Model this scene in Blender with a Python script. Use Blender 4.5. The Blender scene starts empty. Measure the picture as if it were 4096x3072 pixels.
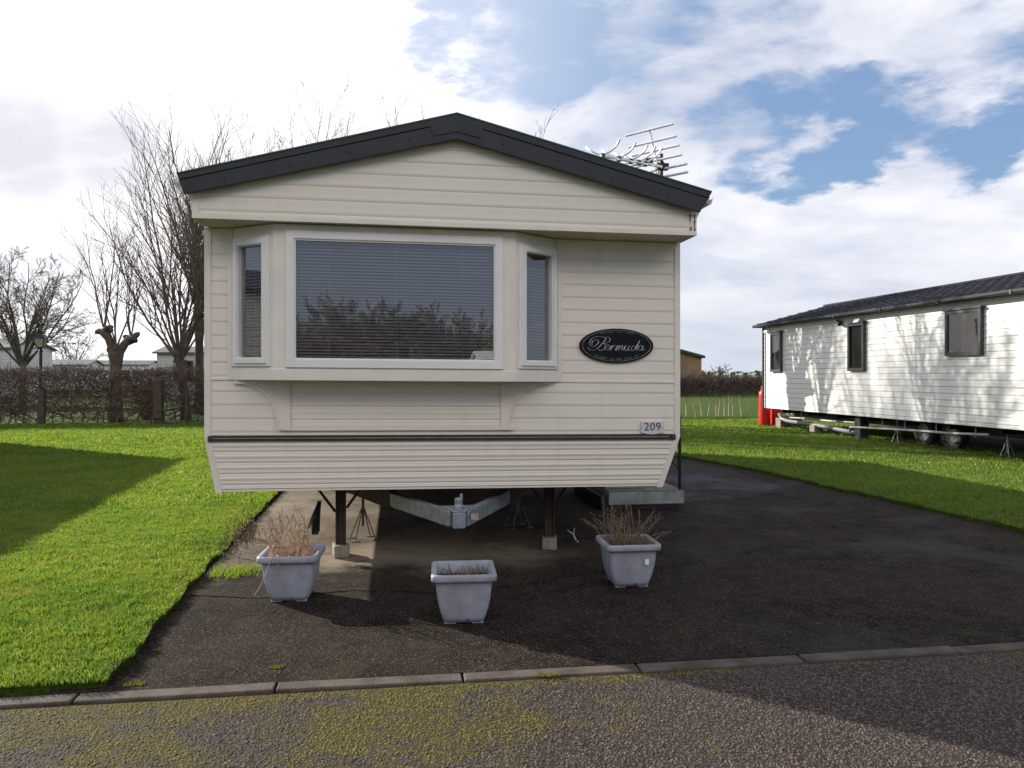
import bpy, math, random
import numpy as np
from mathutils import Vector, Matrix, Euler

# ---------------------------------------------------------------- frame
F, TH, H = 3130.0, math.radians(8.38), 1.47
CT, ST = math.cos(TH), math.sin(TH)
scene = bpy.context.scene
col = scene.collection

def ray(px, py):
    a = (px - 2048) / F
    return Vector((a * CT + ST, -a * ST + CT, (1503 - py) / F))
def onY(px, py, Y):
    d = ray(px, py); t = Y / d.y
    return Vector((d.x * t, Y, H + d.z * t))
def onX(px, py, X):
    d = ray(px, py); t = X / d.x
    return Vector((X, d.y * t, H + d.z * t))
def onG(px, py, z=0.0):
    d = ray(px, py); t = (z - H) / d.z
    return Vector((d.x * t, d.y * t, z))

# ---------------------------------------------------------------- materials
def newmat(name):
    m = bpy.data.materials.new(name); m.use_nodes = True
    nt = m.node_tree; nt.nodes.clear()
    out = nt.nodes.new('ShaderNodeOutputMaterial')
    return m, nt, out
def N(nt, t, **kw):
    n = nt.nodes.new(t)
    for k, v in kw.items():
        if k.startswith('i_'):
            n.inputs[k[2:].replace('_', ' ')].default_value = v
        else:
            setattr(n, k, v)
    return n
def L(nt, a, b): nt.links.new(a, b)
def mth(nt, op, a, b=None, clamp=False):
    n = nt.nodes.new('ShaderNodeMath'); n.operation = op; n.use_clamp = clamp
    for i, v in enumerate((a, b)):
        if v is None: continue
        if isinstance(v, (int, float)): n.inputs[i].default_value = v
        else: L(nt, v, n.inputs[i])
    return n.outputs[0]
def mixc(nt, f, a, b, blend='MIX'):
    n = nt.nodes.new('ShaderNodeMix'); n.data_type = 'RGBA'; n.blend_type = blend
    for sock, v in ((n.inputs[0], f), (n.inputs[6], a), (n.inputs[7], b)):
        if isinstance(v, (int, float)): sock.default_value = v
        elif isinstance(v, (tuple, list)): sock.default_value = (*v[:3], 1)
        else: L(nt, v, sock)
    return n.outputs[2]
def ramp(nt, f, stops):
    n = nt.nodes.new('ShaderNodeMapRange'); n.interpolation_type = 'SMOOTHSTEP'
    L(nt, f, n.inputs[0])
    n.inputs[1].default_value, n.inputs[2].default_value, n.inputs[3].default_value, n.inputs[4].default_value = stops
    return n.outputs[0]
def noise(nt, vec, scale, detail=4, rough=.55, dist=0):
    n = nt.nodes.new('ShaderNodeTexNoise')
    n.inputs['Scale'].default_value = scale; n.inputs['Detail'].default_value = detail
    n.inputs['Roughness'].default_value = rough; n.inputs['Distortion'].default_value = dist
    if vec is not None: L(nt, vec, n.inputs['Vector'])
    return n.outputs[0]
def voro(nt, vec, scale, feature='F1'):
    n = nt.nodes.new('ShaderNodeTexVoronoi'); n.feature = feature
    n.inputs['Scale'].default_value = scale
    if vec is not None: L(nt, vec, n.inputs['Vector'])
    return n
def ocoord(nt, sc=None):
    tc = nt.nodes.new('ShaderNodeTexCoord')
    if sc is None: return tc.outputs['Object']
    mp = nt.nodes.new('ShaderNodeMapping'); mp.inputs['Scale'].default_value = sc
    L(nt, tc.outputs['Object'], mp.inputs['Vector'])
    return mp.outputs[0]
def gcoord(nt):   # world position
    g = nt.nodes.new('ShaderNodeNewGeometry'); return g.outputs['Position']
def bump(nt, h, strength, dist):
    b = nt.nodes.new('ShaderNodeBump'); b.inputs['Strength'].default_value = strength
    b.inputs['Distance'].default_value = dist; L(nt, h, b.inputs['Height']); return b.outputs[0]
def bsdf(nt, out, color, rough=.6, metal=0.0, nrm=None, spec=.5):
    p = nt.nodes.new('ShaderNodeBsdfPrincipled')
    if isinstance(color, (tuple, list)): p.inputs['Base Color'].default_value = (*color[:3], 1)
    else: L(nt, color, p.inputs['Base Color'])
    if isinstance(rough, (int, float)): p.inputs['Roughness'].default_value = rough
    else: L(nt, rough, p.inputs['Roughness'])
    p.inputs['Metallic'].default_value = metal
    p.inputs['Specular IOR Level'].default_value = spec
    if nrm is not None: L(nt, nrm, p.inputs['Normal'])
    if out is not None: L(nt, p.outputs[0], out.inputs[0])
    return p
def sc(c, k): return tuple(x * k for x in c)
def M(name, c, rough=.6, var=.12, vs=6, bs=0, bd=.002, bstr=.5, metal=0.0, stretch=None, spec=.5, c2=None):
    m, nt, out = newmat(name)
    v = ocoord(nt, stretch)
    n = noise(nt, v, vs, 5, .6)
    cc = mixc(nt, ramp(nt, n, (.3, .7, 0, 1)), c2 or sc(c, 1 - var), sc(c, 1 + var))
    nrm = None
    if bs: nrm = bump(nt, noise(nt, v, bs, 4, .6), bstr, bd)
    bsdf(nt, out, cc, rough, metal, nrm, spec)
    return m

def siding_mat(name, c, dirt=(.30, .26, .19), amt=.22):
    m, nt, out = newmat(name)
    w = gcoord(nt)
    mp = nt.nodes.new('ShaderNodeMapping'); mp.inputs['Scale'].default_value = (9, 9, .8); L(nt, w, mp.inputs[0])
    st = noise(nt, mp.outputs[0], 1.2, 5, .65)
    bl = noise(nt, w, 1.3, 4, .6)
    f = mth(nt, 'MULTIPLY', ramp(nt, st, (.46, .8, 0, 1)), ramp(nt, bl, (.35, .75, .2, 1)))
    c1 = mixc(nt, mth(nt, 'MULTIPLY', f, amt * 2.2), c, dirt)
    fine = noise(nt, w, 160, 2, .5)
    c2 = mixc(nt, ramp(nt, fine, (.3, .7, 0, 1)), sc(c, .94), sc(c, 1.05))
    cc = mixc(nt, .35, c1, c2)
    bsdf(nt, out, cc, .42, 0, bump(nt, noise(nt, w, 220, 2, .5), .25, .0006), .4)
    return m

CREAM = (.885, .80, .705)
m_side = siding_mat('cream_cladding', CREAM, (.36, .29, .20), .13)
m_trim = M('cream_trim', (.885, .81, .725), .4, .05, 4)
m_upvc = M('white_upvc', (.90, .87, .84), .3, .03, 5)
m_soff = M('soffit_board', (.66, .58, .42), .6, .1, 3)
m_green = M('dark_green_metal', (.026, .029, .036), .45, .15, 8, spec=.4)
m_edge = M('green_roof_edge', (.028, .085, .062), .45, .2, 9)
m_roofn = M('dark_roof_metal', (.016, .036, .030), .4, .2, 8)
m_gutter = M('pale_gutter_plastic', (.62, .63, .62), .4, .08, 6)
m_strip = M('brown_rubber_strip', (.045, .035, .03), .4, .2, 20)
m_strip2 = M('bronze_strip_insert', (.22, .17, .13), .35, .2, 20)
m_galv = M('galvanised_steel', (.36, .39, .43), .45, .16, 14, 60, .0008, .4, .55, c2=(.25, .28, .32))
m_rust = M('painted_rusty_steel', (.045, .022, .016), .7, .4, 12, 50, .001)
m_black = M('black_steel', (.012, .012, .014), .45, .2, 10)
m_conc = M('concrete_block', (.24, .21, .17), .9, .18, 14, 70, .002)
m_dark = M('dark_underside', (.02, .018, .018), .8, .3, 3)
m_inter = M('interior_panel', (.30, .24, .18), .8, .1, 2)
m_blind = M('blind_slat', (.24, .23, .245), .5, .05, 3)
m_cord = M('blind_cord', (.38, .37, .38), .6, .05, 3)
m_plate = M('gloss_black_plate', (.004, .004, .007), .3, .1, 5, spec=.22)
m_silver = M('silver_lettering', (.34, .36, .35), .35, .45, 14, metal=.7)
m_dimsil = M('dull_silver_lettering', (.24, .25, .24), .4, .5, 30, metal=.6)
m_numbg = M('white_number_plate', (.66, .67, .68), .4, .05, 20)
m_ink = M('dark_plum_ink', (.05, .03, .07), .5, .1, 20)
m_alu = M('bright_aluminium', (.88, .89, .88), .35, .05, 10, metal=.15)
m_pot = M('pale_grey_plastic_pot', (.37, .39, .47), .5, .10, 5, 40, .0005, c2=(.27, .27, .30))
m_soil = M('potting_soil', (.035, .022, .015), .95, .5, 40, 60, .02, 1)
m_twig = M('dry_stem', (.50, .34, .22), .8, .35, 30)
m_twigd = M('dark_dry_stem', (.20, .13, .085), .8, .35, 30)
m_bark = M('winter_bark', (.125, .105, .085), .9, .35, 5, 30, .01, 1)
m_barkg = M('mossy_bark', (.085, .068, .05), .9, .35, 4, 30, .01, 1)
m_hleaf = M('brown_hedge_leaf', (.095, .058, .042), .8, .5, 3)
m_hstem = M('hedge_stem', (.13, .095, .078), .9, .4, 5)
m_hstemp = M('pale_hedge_stem', (.36, .31, .24), .9, .25, 5)
m_post = M('weathered_post', (.06, .045, .035), .9, .3, 6, 20, .01)
m_white = siding_mat('white_cladding', (.80, .80, .78), (.5, .5, .46), .12)
m_grey = M('anthracite_frame', (.045, .048, .055), .4, .1, 8)
m_pipe = M('grey_pipe', (.17, .175, .19), .4, .12, 8)
m_pipew = M('pale_pipe', (.42, .42, .42), .4, .08, 8)
m_red = M('red_gas_bottle', (.62, .018, .015), .35, .08, 8)
m_tyre = M('tyre_rubber', (.05, .048, .046), .8, .2, 10)
m_hub = M('wheel_steel', (.5, .5, .5), .45, .1, 8, metal=.3)
m_rustsp = M('rust_spot', (.16, .06, .025), .8, .4, 60)
m_foil = M('black_rag', (.012, .016, .02), .7, .3, 30, 60, .01)
m_sage = siding_mat('pale_grey_cladding', (.62, .62, .62), (.4, .4, .38), .12)
m_farw = siding_mat('far_white_cladding', (.78, .76, .73), (.5, .5, .48), .12)
m_roofg = M('grey_far_roof', (.10, .11, .12), .6, .15, 3)
m_lglass = M('lamp_glass', (.32, .31, .27), .3, .1, 5)

def glass_mat(name, refl=.22, tint=(.92, .94, .96), fr=.6):
    m, nt, out = newmat(name)
    tr = N(nt, 'ShaderNodeBsdfTransparent'); tr.inputs[0].default_value = (*tint, 1)
    gl = N(nt, 'ShaderNodeBsdfGlossy'); gl.inputs['Roughness'].default_value = .006
    gl.inputs[0].default_value = (1, 1, 1, 1)
    nz = noise(nt, ocoord(nt), 1.6, 2, .5)
    L(nt, bump(nt, nz, .12, .004), gl.inputs['Normal'])
    lw = N(nt, 'ShaderNodeFresnel'); lw.inputs[0].default_value = 1.5
    fac = mth(nt, 'ADD', mth(nt, 'MULTIPLY', lw.outputs[0], fr), refl, True)
    mx = N(nt, 'ShaderNodeMixShader'); L(nt, fac, mx.inputs[0]); L(nt, tr.outputs[0], mx.inputs[1]); L(nt, gl.outputs[0], mx.inputs[2])
    L(nt, mx.outputs[0], out.inputs[0]); return m
m_glass = glass_mat('window_glass', .16)
m_glassd = glass_mat('neighbour_glass', .05, fr=.45)

def tarmac_mat():
    m, nt, out = newmat('dark_tarmac')
    w = gcoord(nt)
    v = voro(nt, w, 110); v2 = voro(nt, w, 38)
    big = noise(nt, w, .9, 5, .6, .3); mid = noise(nt, w, 5, 5, .65)
    base = mixc(nt, ramp(nt, big, (.35, .65, 0, 1)), (.012, .0092, .0082), (.034, .0255, .0195))
    base = mixc(nt, ramp(nt, mid, (.35, .7, 0, .6)), base, (.068, .049, .034))
    sp = ramp(nt, noise(nt, w, 95, 2, .5), (.64, .74, 0, .7))
    base = mixc(nt, sp, base, (.20, .165, .13))
    sepv = N(nt, 'ShaderNodeSeparateColor'); L(nt, v.outputs['Color'], sepv.inputs[0])
    base = mixc(nt, mth(nt, 'MULTIPLY', sepv.outputs[0], .65), base, (.012, .0095, .009), 'MIX')
    base = mixc(nt, ramp(nt, sepv.outputs[1], (.80, .97, 0, .55)), base, (.15, .115, .085))
    sxx = N(nt, 'ShaderNodeSeparateXYZ'); L(nt, w, sxx.inputs[0])
    pal = mth(nt, 'MULTIPLY', ramp(nt, noise(nt, w, .75, 5, .62, .6), (.50, .66, 0, .75)), ramp(nt, sxx.outputs[0], (1.6, 3.0, 0, 1)))
    base = mixc(nt, pal, base, (.062, .058, .060))
    strk = N(nt, 'ShaderNodeMapping'); strk.inputs['Scale'].default_value = (1.1, .35, 1); L(nt, w, strk.inputs[0])
    base = mixc(nt, ramp(nt, noise(nt, strk.outputs[0], 3.0, 6, .7, .8), (.56, .72, 0, .5)), base, (.013, .011, .010))
    mossn = ramp(nt, noise(nt, w, 1.7, 6, .7), (.56, .74, 0, .55))
    base = mixc(nt, mossn, base, (.055, .06, .018))
    h = mth(nt, 'ADD', mth(nt, 'MULTIPLY', v.outputs['Distance'], .8), mth(nt, 'MULTIPLY', noise(nt, w, 60, 4, .7), .9))
    bsdf(nt, out, base, .95, 0, bump(nt, h, .8, .008), .08)
    return m
m_tarmac = tarmac_mat()

def road_mat(name, stone):
    m, nt, out = newmat(name)
    w = gcoord(nt)
    v = voro(nt, w, 75)
    sepv = N(nt, 'ShaderNodeSeparateColor'); L(nt, v.outputs['Color'], sepv.inputs[0])
    if stone:
        g = N(nt, 'ShaderNodeNewGeometry'); rnd = g.outputs['Random Per Island']
    else: rnd = sepv.outputs[0]
    base = mixc(nt, rnd, (.036, .026, .021), (.215, .158, .128))
    base = mixc(nt, ramp(nt, noise(nt, w, 2.0, 4, .6), (.35, .65, 0, .5)), base, (.14, .115, .10))
    # moss: yellow-green blotches, thickest in a band along the kerb
    sx = N(nt, 'ShaderNodeSeparateXYZ'); L(nt, w, sx.inputs[0])
    band = mth(nt, 'ADD', ramp(nt, sx.outputs[1], (2.5, 3.3, .0, .11)), ramp(nt, sx.outputs[1], (3.62, 3.76, .0, .12)))
    left = ramp(nt, sx.outputs[0], (.3, 2.1, .02, -.16))
    mn = mth(nt, 'ADD', mth(nt, 'MULTIPLY', noise(nt, w, 2.1, 6, .72, .4), .68), mth(nt, 'MULTIPLY', noise(nt, w, 34, 3, .6), .32))
    mm = mth(nt, 'ADD', mth(nt, 'ADD', mn, band), left)
    moss = ramp(nt, mm, (.565, .665, 0, .78))
    mc = mixc(nt, noise(nt, w, 90, 2, .5), (.08, .066, .012), (.33, .27, .03))
    base = mixc(nt, moss, base, mc)
    if not stone:
        base = mixc(nt, .75, base, (.018, .014, .012))
    h = mth(nt, 'ADD', mth(nt, 'MULTIPLY', v.outputs['Distance'], -1.0), mth(nt, 'MULTIPLY', noise(nt, w, 150, 3, .6), .4))
    bsdf(nt, out, base, .85, 0, bump(nt, h, .6, .006), .2)
    return m
m_road = road_mat('road_binder', False); m_chip = road_mat('road_chippings', True)

def conc_mat():
    m, nt, out = newmat('worn_concrete')
    w = gcoord(nt)
    big = noise(nt, w, 1.1, 5, .6, .4)
    base = mixc(nt, ramp(nt, big, (.35, .65, 0, 1)), (.17, .14, .105), (.30, .25, .19))
    st = ramp(nt, noise(nt, w, 2.6, 6, .7, .5), (.5, .68, 0, .75))
    base = mixc(nt, st, base, (.10, .085, .055))
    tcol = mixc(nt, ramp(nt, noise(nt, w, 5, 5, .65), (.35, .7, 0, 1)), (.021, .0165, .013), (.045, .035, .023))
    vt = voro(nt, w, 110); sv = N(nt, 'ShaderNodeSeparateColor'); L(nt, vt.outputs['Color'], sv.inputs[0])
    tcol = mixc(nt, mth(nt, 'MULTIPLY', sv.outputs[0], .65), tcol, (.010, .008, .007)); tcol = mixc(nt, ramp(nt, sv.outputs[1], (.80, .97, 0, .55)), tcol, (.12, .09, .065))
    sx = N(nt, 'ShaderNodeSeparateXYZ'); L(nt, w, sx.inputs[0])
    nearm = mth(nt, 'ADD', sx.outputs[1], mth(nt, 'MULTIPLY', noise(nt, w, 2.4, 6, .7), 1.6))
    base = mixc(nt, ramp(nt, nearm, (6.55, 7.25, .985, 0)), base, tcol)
    shade_rt = mth(nt, 'ADD', sx.outputs[0], mth(nt, 'MULTIPLY', noise(nt, w, 1.5, 5, .65), 1.6))
    base = mixc(nt, ramp(nt, shade_rt, (1.3, 2.5, 0, .95)), base, tcol)  # caravan's shade put into the colour: pad darkens towards the right
    base = mixc(nt, ramp(nt, noise(nt, w, 60, 3, .6), (.6, .72, 0, .25)), base, (.30, .27, .22))
    bsdf(nt, out, base, .95, 0, bump(nt, noise(nt, w, 60, 5, .7), .7, .008), .08)
    return m
m_concf = conc_mat()
m_kerb = M('kerb_concrete', (.10, .077, .064), .9, .25, 7, 90, .004, 1, c2=(.055, .045, .028))

def lawn_mat(name, blade):
    m, nt, out = newmat(name)
    w = gcoord(nt)
    a = noise(nt, w, 1.0, 6, .7, .5); b = noise(nt, w, 5, 5, .7)
    c = mixc(nt, ramp(nt, a, (.35, .65, 0, 1)), (.042, .098, .014), (.088, .140, .021))
    c = mixc(nt, ramp(nt, b, (.4, .7, 0, .6)), c, (.125, .155, .032))
    c = mixc(nt, ramp(nt, noise(nt, w, 2.3, 5, .7, .6), (.57, .72, 0, .5)), c, (.14, .13, .045))
    if blade:
        g = N(nt, 'ShaderNodeNewGeometry')
        r = g.outputs['Random Per Island']
        c = mixc(nt, ramp(nt, r, (.0, .5, .55, 0)), c, (.05, .10, .01))
        c = mixc(nt, ramp(nt, r, (.90, .95, 0, .8)), c, (.20, .165, .065))
        d = N(nt, 'ShaderNodeBsdfDiffuse'); L(nt, c, d.inputs[0])
        t = N(nt, 'ShaderNodeBsdfTranslucent'); L(nt, mixc(nt, 1.0, c, (3.0, 2.8, 1.5), 'MULTIPLY'), t.inputs[0])
        gl = N(nt, 'ShaderNodeBsdfGlossy'); gl.inputs['Roughness'].default_value = .45; gl.inputs[0].default_value = (.8, .9, .7, 1)
        mx = N(nt, 'ShaderNodeMixShader'); mx.inputs[0].default_value = .55
        L(nt, d.outputs[0], mx.inputs[1]); L(nt, t.outputs[0], mx.inputs[2])
        m2 = N(nt, 'ShaderNodeMixShader'); m2.inputs[0].default_value = .035
        L(nt, mx.outputs[0], m2.inputs[1]); L(nt, gl.outputs[0], m2.inputs[2])
        L(nt, m2.outputs[0], out.inputs[0])
    else:
        c = mixc(nt, ramp(nt, noise(nt, w, 45, 3, .6), (.4, .65, .0, .55)), c, (.035, .05, .012))
        bsdf(nt, out, c, .95, 0, bump(nt, noise(nt, w, 30, 5, .75), 1, .05), .1)
    return m
m_lawn = lawn_mat('lawn_base', False); m_blade = lawn_mat('grass_blade', True)

def clad_mat(name, c, c2, scale, axis=0):
    m, nt, out = newmat(name)
    wv = N(nt, 'ShaderNodeTexWave'); wv.bands_direction = 'X'; wv.inputs['Scale'].default_value = scale
    L(nt, ocoord(nt), wv.inputs[0])
    cc = mixc(nt, wv.outputs[1], c, c2)
    cc = mixc(nt, ramp(nt, noise(nt, ocoord(nt), .6, 4, .6), (.4, .7, 0, .5)), cc, sc(c, .6))
    bsdf(nt, out, cc, .8); return m
m_barn = clad_mat('brown_barn_boards', (.22, .14, .08), (.42, .28, .16), 3)

# ---------------------------------------------------------------- mesh builder
WLOC = {}
SHK = -.0074
class MB:
    def __init__(s, xf=None):
        s.v = []; s.f = []; s.xf = xf
    def add(s, vs, fs):
        o = len(s.v)
        if s.xf is not None: vs = [s.xf @ Vector(p) for p in vs]
        s.v += [tuple(p) for p in vs]; s.f += [tuple(i + o for i in f) for f in fs]
    def box(s, x0, x1, y0, y1, z0, z1):
        s.add([(x0, y0, z0), (x1, y0, z0), (x1, y1, z0), (x0, y1, z0), (x0, y0, z1), (x1, y0, z1), (x1, y1, z1), (x0, y1, z1)],
              [(0, 3, 2, 1), (4, 5, 6, 7), (0, 1, 5, 4), (1, 2, 6, 5), (2, 3, 7, 6), (3, 0, 4, 7)])
    def bar(s, p, q, w, h, up=(0, 0, 1)):      # box beam from p to q
        p = Vector(p); q = Vector(q); d = (q - p).normalized(); u = Vector(up)
        r = d.cross(u).normalized(); u = r.cross(d).normalized()
        vs = [c + r * (a * w / 2) + u * (b * h / 2) for c in (p, q) for a, b in ((-1, -1), (1, -1), (1, 1), (-1, 1))]
        s.add(vs, [(0, 3, 2, 1), (4, 5, 6, 7), (0, 1, 5, 4), (1, 2, 6, 5), (2, 3, 7, 6), (3, 0, 4, 7)])
    def tube(s, pts, rad, n=6, cap=True):
        pts = [Vector(p) for p in pts]; k = len(pts)
        if not hasattr(rad, '__len__'): rad = [rad] * k
        vs = []; prev = None
        for i, p in enumerate(pts):
            d = (pts[min(i + 1, k - 1)] - pts[max(i - 1, 0)])
            if d.length < 1e-9: d = Vector((0, 0, 1))
            d.normalize()
            if prev is None:
                a = Vector((0, 0, 1)) if abs(d.z) < .9 else Vector((1, 0, 0))
                r = d.cross(a).normalized()
            else:
                r = (prev - d * prev.dot(d)); r = r.normalized() if r.length > 1e-6 else d.cross(Vector((1, 0, 0))).normalized()
            prev = r; u = d.cross(r)
            for j in range(n):
                an = 2 * math.pi * j / n
                vs.append(p + (r * math.cos(an) + u * math.sin(an)) * rad[i])
        fs = [(i * n + j, i * n + (j + 1) % n, (i + 1) * n + (j + 1) % n, (i + 1) * n + j) for i in range(k - 1) for j in range(n)]
        if cap: fs += [tuple(range(n))[::-1], tuple((k - 1) * n + j for j in range(n))]
        s.add(vs, fs)
    def prism(s, poly, off):       # polygon of 3d points, extruded by vector
        off = Vector(off); n = len(poly); vs = [Vector(p) for p in poly]; vs += [p + off for p in vs]
        s.add(vs, [tuple(range(n)), tuple(range(2 * n - 1, n - 1, -1))] + [(i, i + n, (i + 1) % n + n, (i + 1) % n) for i in range(n)])
    def ring(s, x0, x1, z0, z1, w, y0, y1):   # mitred rectangular frame in the xz plane, y0 front .. y1 back
        o = [(x0, z0), (x1, z0), (x1, z1), (x0, z1)]; i = [(x0 + w, z0 + w), (x1 - w, z0 + w), (x1 - w, z1 - w), (x0 + w, z1 - w)]
        vs = [(a, y0, b) for a, b in o] + [(a, y0, b) for a, b in i] + [(a, y1, b) for a, b in o] + [(a, y1, b) for a, b in i]
        fs = []
        for k in range(4):
            l = (k + 1) % 4
            fs += [(k, l, 4 + l, 4 + k), (8 + l, 8 + k, 12 + k, 12 + l), (k, 8 + k, 8 + l, l), (4 + l, 12 + l, 12 + k, 4 + k)]
        s.add(vs, fs)
    def lathe(s, prof, c=(0, 0, 0), n=20):
        c = Vector(c); vs = []; k = len(prof)
        for r, z in prof:
            for j in range(n):
                a = 2 * math.pi * j / n; vs.append(c + Vector((r * math.cos(a), r * math.sin(a), z)))
        fs = [(i * n + j, i * n + (j + 1) % n, (i + 1) * n + (j + 1) % n, (i + 1) * n + j) for i in range(k - 1) for j in range(n)]
        fs += [tuple(range(n))[::-1], tuple((k - 1) * n + j for j in range(n))]
        s.add(vs, fs)
    def build(s, name, mat, parent=None, org=None, smooth=False, shear=False, bevel=0):
        me = bpy.data.meshes.new(name)
        vs = s.v
        if shear: vs = [(x, y, z + SHK * (x - .43)) for x, y, z in vs]
        o0 = WLOC.get(parent.name, Vector((0, 0, 0))) if parent else Vector(org or (0, 0, 0))
        if o0.length: vs = [(x - o0.x, y - o0.y, z - o0.z) for x, y, z in vs]
        me.from_pydata(vs, [], s.f); me.materials.append(mat)
        if smooth: me.polygons.foreach_set('use_smooth', [True] * len(me.polygons))
        me.update()
        ob = bpy.data.objects.new(name, me); col.objects.link(ob)
        if parent: ob.parent = parent; WLOC[ob.name] = o0
        else: ob.location = o0; WLOC[ob.name] = o0
        if bevel:
            b = ob.modifiers.new('edge', 'BEVEL'); b.width = bevel; b.segments = 2; b.limit_method = 'ANGLE'; b.angle_limit = math.radians(40)
        return ob
def tag(o, label=None, cat=None, group=None, kind=None):
    if label: o['label'] = label
    if cat: o['category'] = cat
    if group: o['group'] = group
    if kind: o['kind'] = kind
    return o
def empty(name, loc, label, cat, group=None):
    o = bpy.data.objects.new(name, None); col.objects.link(o); o.location = loc
    o.empty_display_size = .2
    WLOC[o.name] = Vector(loc); return tag(o, label, cat, group)
def copy_tree(o, parent=None):
    c = o.copy(); col.objects.link(c); c.parent = parent
    for ch in list(o.children): copy_tree(ch, c)
    return c
def npmesh(name, V, Fc, mat, nper):
    me = bpy.data.meshes.new(name)
    me.vertices.add(len(V)); me.vertices.foreach_set('co', V.astype(np.float32).ravel())
    nf = len(Fc); me.loops.add(nf * nper); me.loops.foreach_set('vertex_index', Fc.astype(np.int32).ravel())
    me.polygons.add(nf); me.polygons.foreach_set('loop_start', np.arange(0, nf * nper, nper, dtype=np.int32))
    me.polygons.foreach_set('loop_total', np.full(nf, nper, dtype=np.int32))
    me.materials.append(mat); me.update(calc_edges=True)
    ob = bpy.data.objects.new(name, me); col.objects.link(ob); return ob

# siding: rows of moulded boards between zlo and zhi; xl, xr functions of z; P maps (u, z, out) to world
def siding(mb, xl, xr, zlo, zhi, P, pitch=.1, d=.0085, double=False, phase=0.0):
    prof = [(0, .0045), (.12, .0060), (.5, .0078), (.76, .0102), (.84, .0100), (.93, .0070), (1.0, .0042)] if not double else \
           [(0, .003), (.10, .006), (.24, .0068), (.32, .0085), (.40, .0102), (.50, .0095), (.62, .0072), (.86, .0085), (.94, .0070), (1.0, .0025)]
    k = d / .011
    zt = zhi + phase
    zs = []
    while zt > zlo:
        for f, o in prof[:-1]:
            zs.append((zt - f * pitch, o * k))
        zs.append((zt - prof[-1][0] * pitch + .001, prof[-1][1] * k))
        zt -= pitch
    zs = [(z, o) for z, o in zs if zlo <= z <= zhi]
    zs = [(zhi, zs[0][1])] + zs + [(zlo, zs[-1][1])]
    vs = []; fs = []
    for z, o in zs:
        vs += [P(xl(z), z, o), P(xr(z), z, o)]
    for i in range(len(zs) - 1):
        fs.append((2 * i + 2, 2 * i + 3, 2 * i + 1, 2 * i))
    mb.add(vs, fs)

def blind(mb, u0, u1, z0, z1, y):
    z = z0
    while z < z1 - .018:
        mb.add([(u0, y - .009, z), (u1, y - .009, z), (u1, y + .006, z + .0185), (u0, y + .006, z + .0185)], [(0, 1, 2, 3)])
        z += .0235
def window(parent, X, u0, u1, z0, z1, mats, w=.05, sash=False, proud=.018, deep=.05, bl=True, bltop=0, gl=None, kw=None):
    kw = kw or {}
    fr = MB(X); fr.ring(u0, u1, z0, z1, w, -proud, deep)
    fr.ring(u0 + w - .001, u1 - w + .001, z0 + w - .001, z1 - w + .001, .014, -proud * .35, deep - .004)
    if sash:
        fr.ring(u0 + w * .62, u1 - w * .62, z0 + w * .62, z1 - w * .62, w * .95, -proud - .016, deep - .01)
        fr.ring(u0 + w * 1.45, u1 - w * 1.45, z0 + w * 1.45, z1 - w * 1.45, .012, -proud - .004, deep - .012)
        w = w * 1.45 + .008
    f = fr.build('window', mats[0], parent, **kw)
    g = MB(X); a = w + .004; g.add([(u0 + a, .012, z0 + a), (u1 - a, .012, z0 + a), (u1 - a, .012, z1 - a), (u0 + a, .012, z1 - a)], [(0, 1, 2, 3)])
    g.build('pane', gl or m_glass, f, **kw)
    if bl:
        b = MB(X); blind(b, u0 + a - .01, u1 - a + .01, z0 + a - .01, z1 - a + .01 - bltop, .05)
        n = max(1, int((u1 - u0) / .45))
        b.build('blind', m_blind, f, **kw)
        for i in range(n):
            c = MB(X)
            uu = u0 + a + (u1 - u0 - 2 * a) * (i + .5) / n
            c.box(uu - .002, uu + .002, .036, .040, z0 + a, z1 - a - bltop)
            c.build('blind_cord', m_cord, f, **kw)
    return f

# ================================================================= SETTING
def sheet(name, pts, z, mat, kind='structure'):
    mb = MB(); mb.add([(x, y, z) for x, y in pts], [tuple(range(len(pts)))])
    return tag(mb.build(name, mat), kind=kind)
g = sheet('ground', [(-1500, -1500), (1500, -1500), (1500, 1500), (-1500, 1500)], -.09, m_lawn)
sheet('road', [(-60, -1.6), (60, -1.6), (60, 3.776), (-60, 3.776)], -.012, m_road)
sheet('verge', [(-60, -80), (60, -80), (60, -1.6), (-60, -1.6)], -.04, m_lawn)

rnd = random.Random(5)
# drive
sheet('driveway', [(-1.6, 3.868), (6.2, 3.868), (6.2, 15.5), (-1.6, 15.5)], 0.0, m_tarmac)
pad = [(-1.40, 5.5), (-.9, 5.35), (-.3, 5.45), (.3, 5.30), (.9, 5.45), (1.5, 5.7), (2.0, 6.1), (2.2, 6.9), (2.3, 8.3), (2.6, 8.9), (2.8, 13.6), (2.9, 16.6), (-1.42, 16.6)]
sheet('concrete_pad', pad, .004, m_concf)
m_worn = tarmac_mat(); m_worn.name = 'worn_grey_tarmac'
for nd in m_worn.node_tree.nodes:
    if nd.type == 'MIX' and nd.data_type == 'RGBA':
        for k in (6, 7):
            if not nd.inputs[k].is_linked:
                c = nd.inputs[k].default_value; nd.inputs[k].default_value = (c[0] * 1.5, c[1] * 1.6, c[2] * 1.9, 1)
sheet('path', [(2.6, 9.1), (3.4, 8.75), (4.3, 8.95), (5.0, 9.7), (5.15, 11.5), (4.9, 13.4), (2.81, 13.5)], .002, m_worn)
mbk = MB(); ck = [onG(a, b, .0022) for a, b in ((2548, 2648), (2520, 2640), (2496, 2634), (2480, 2616), (2440, 2590), (2395, 2560), (2352, 2538))]
for a, b in zip(ck[:-1], ck[1:]): mbk.bar(a, b, .007, .001)
tag(mbk.build('driveway_crack', m_dark), kind='structure')
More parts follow.
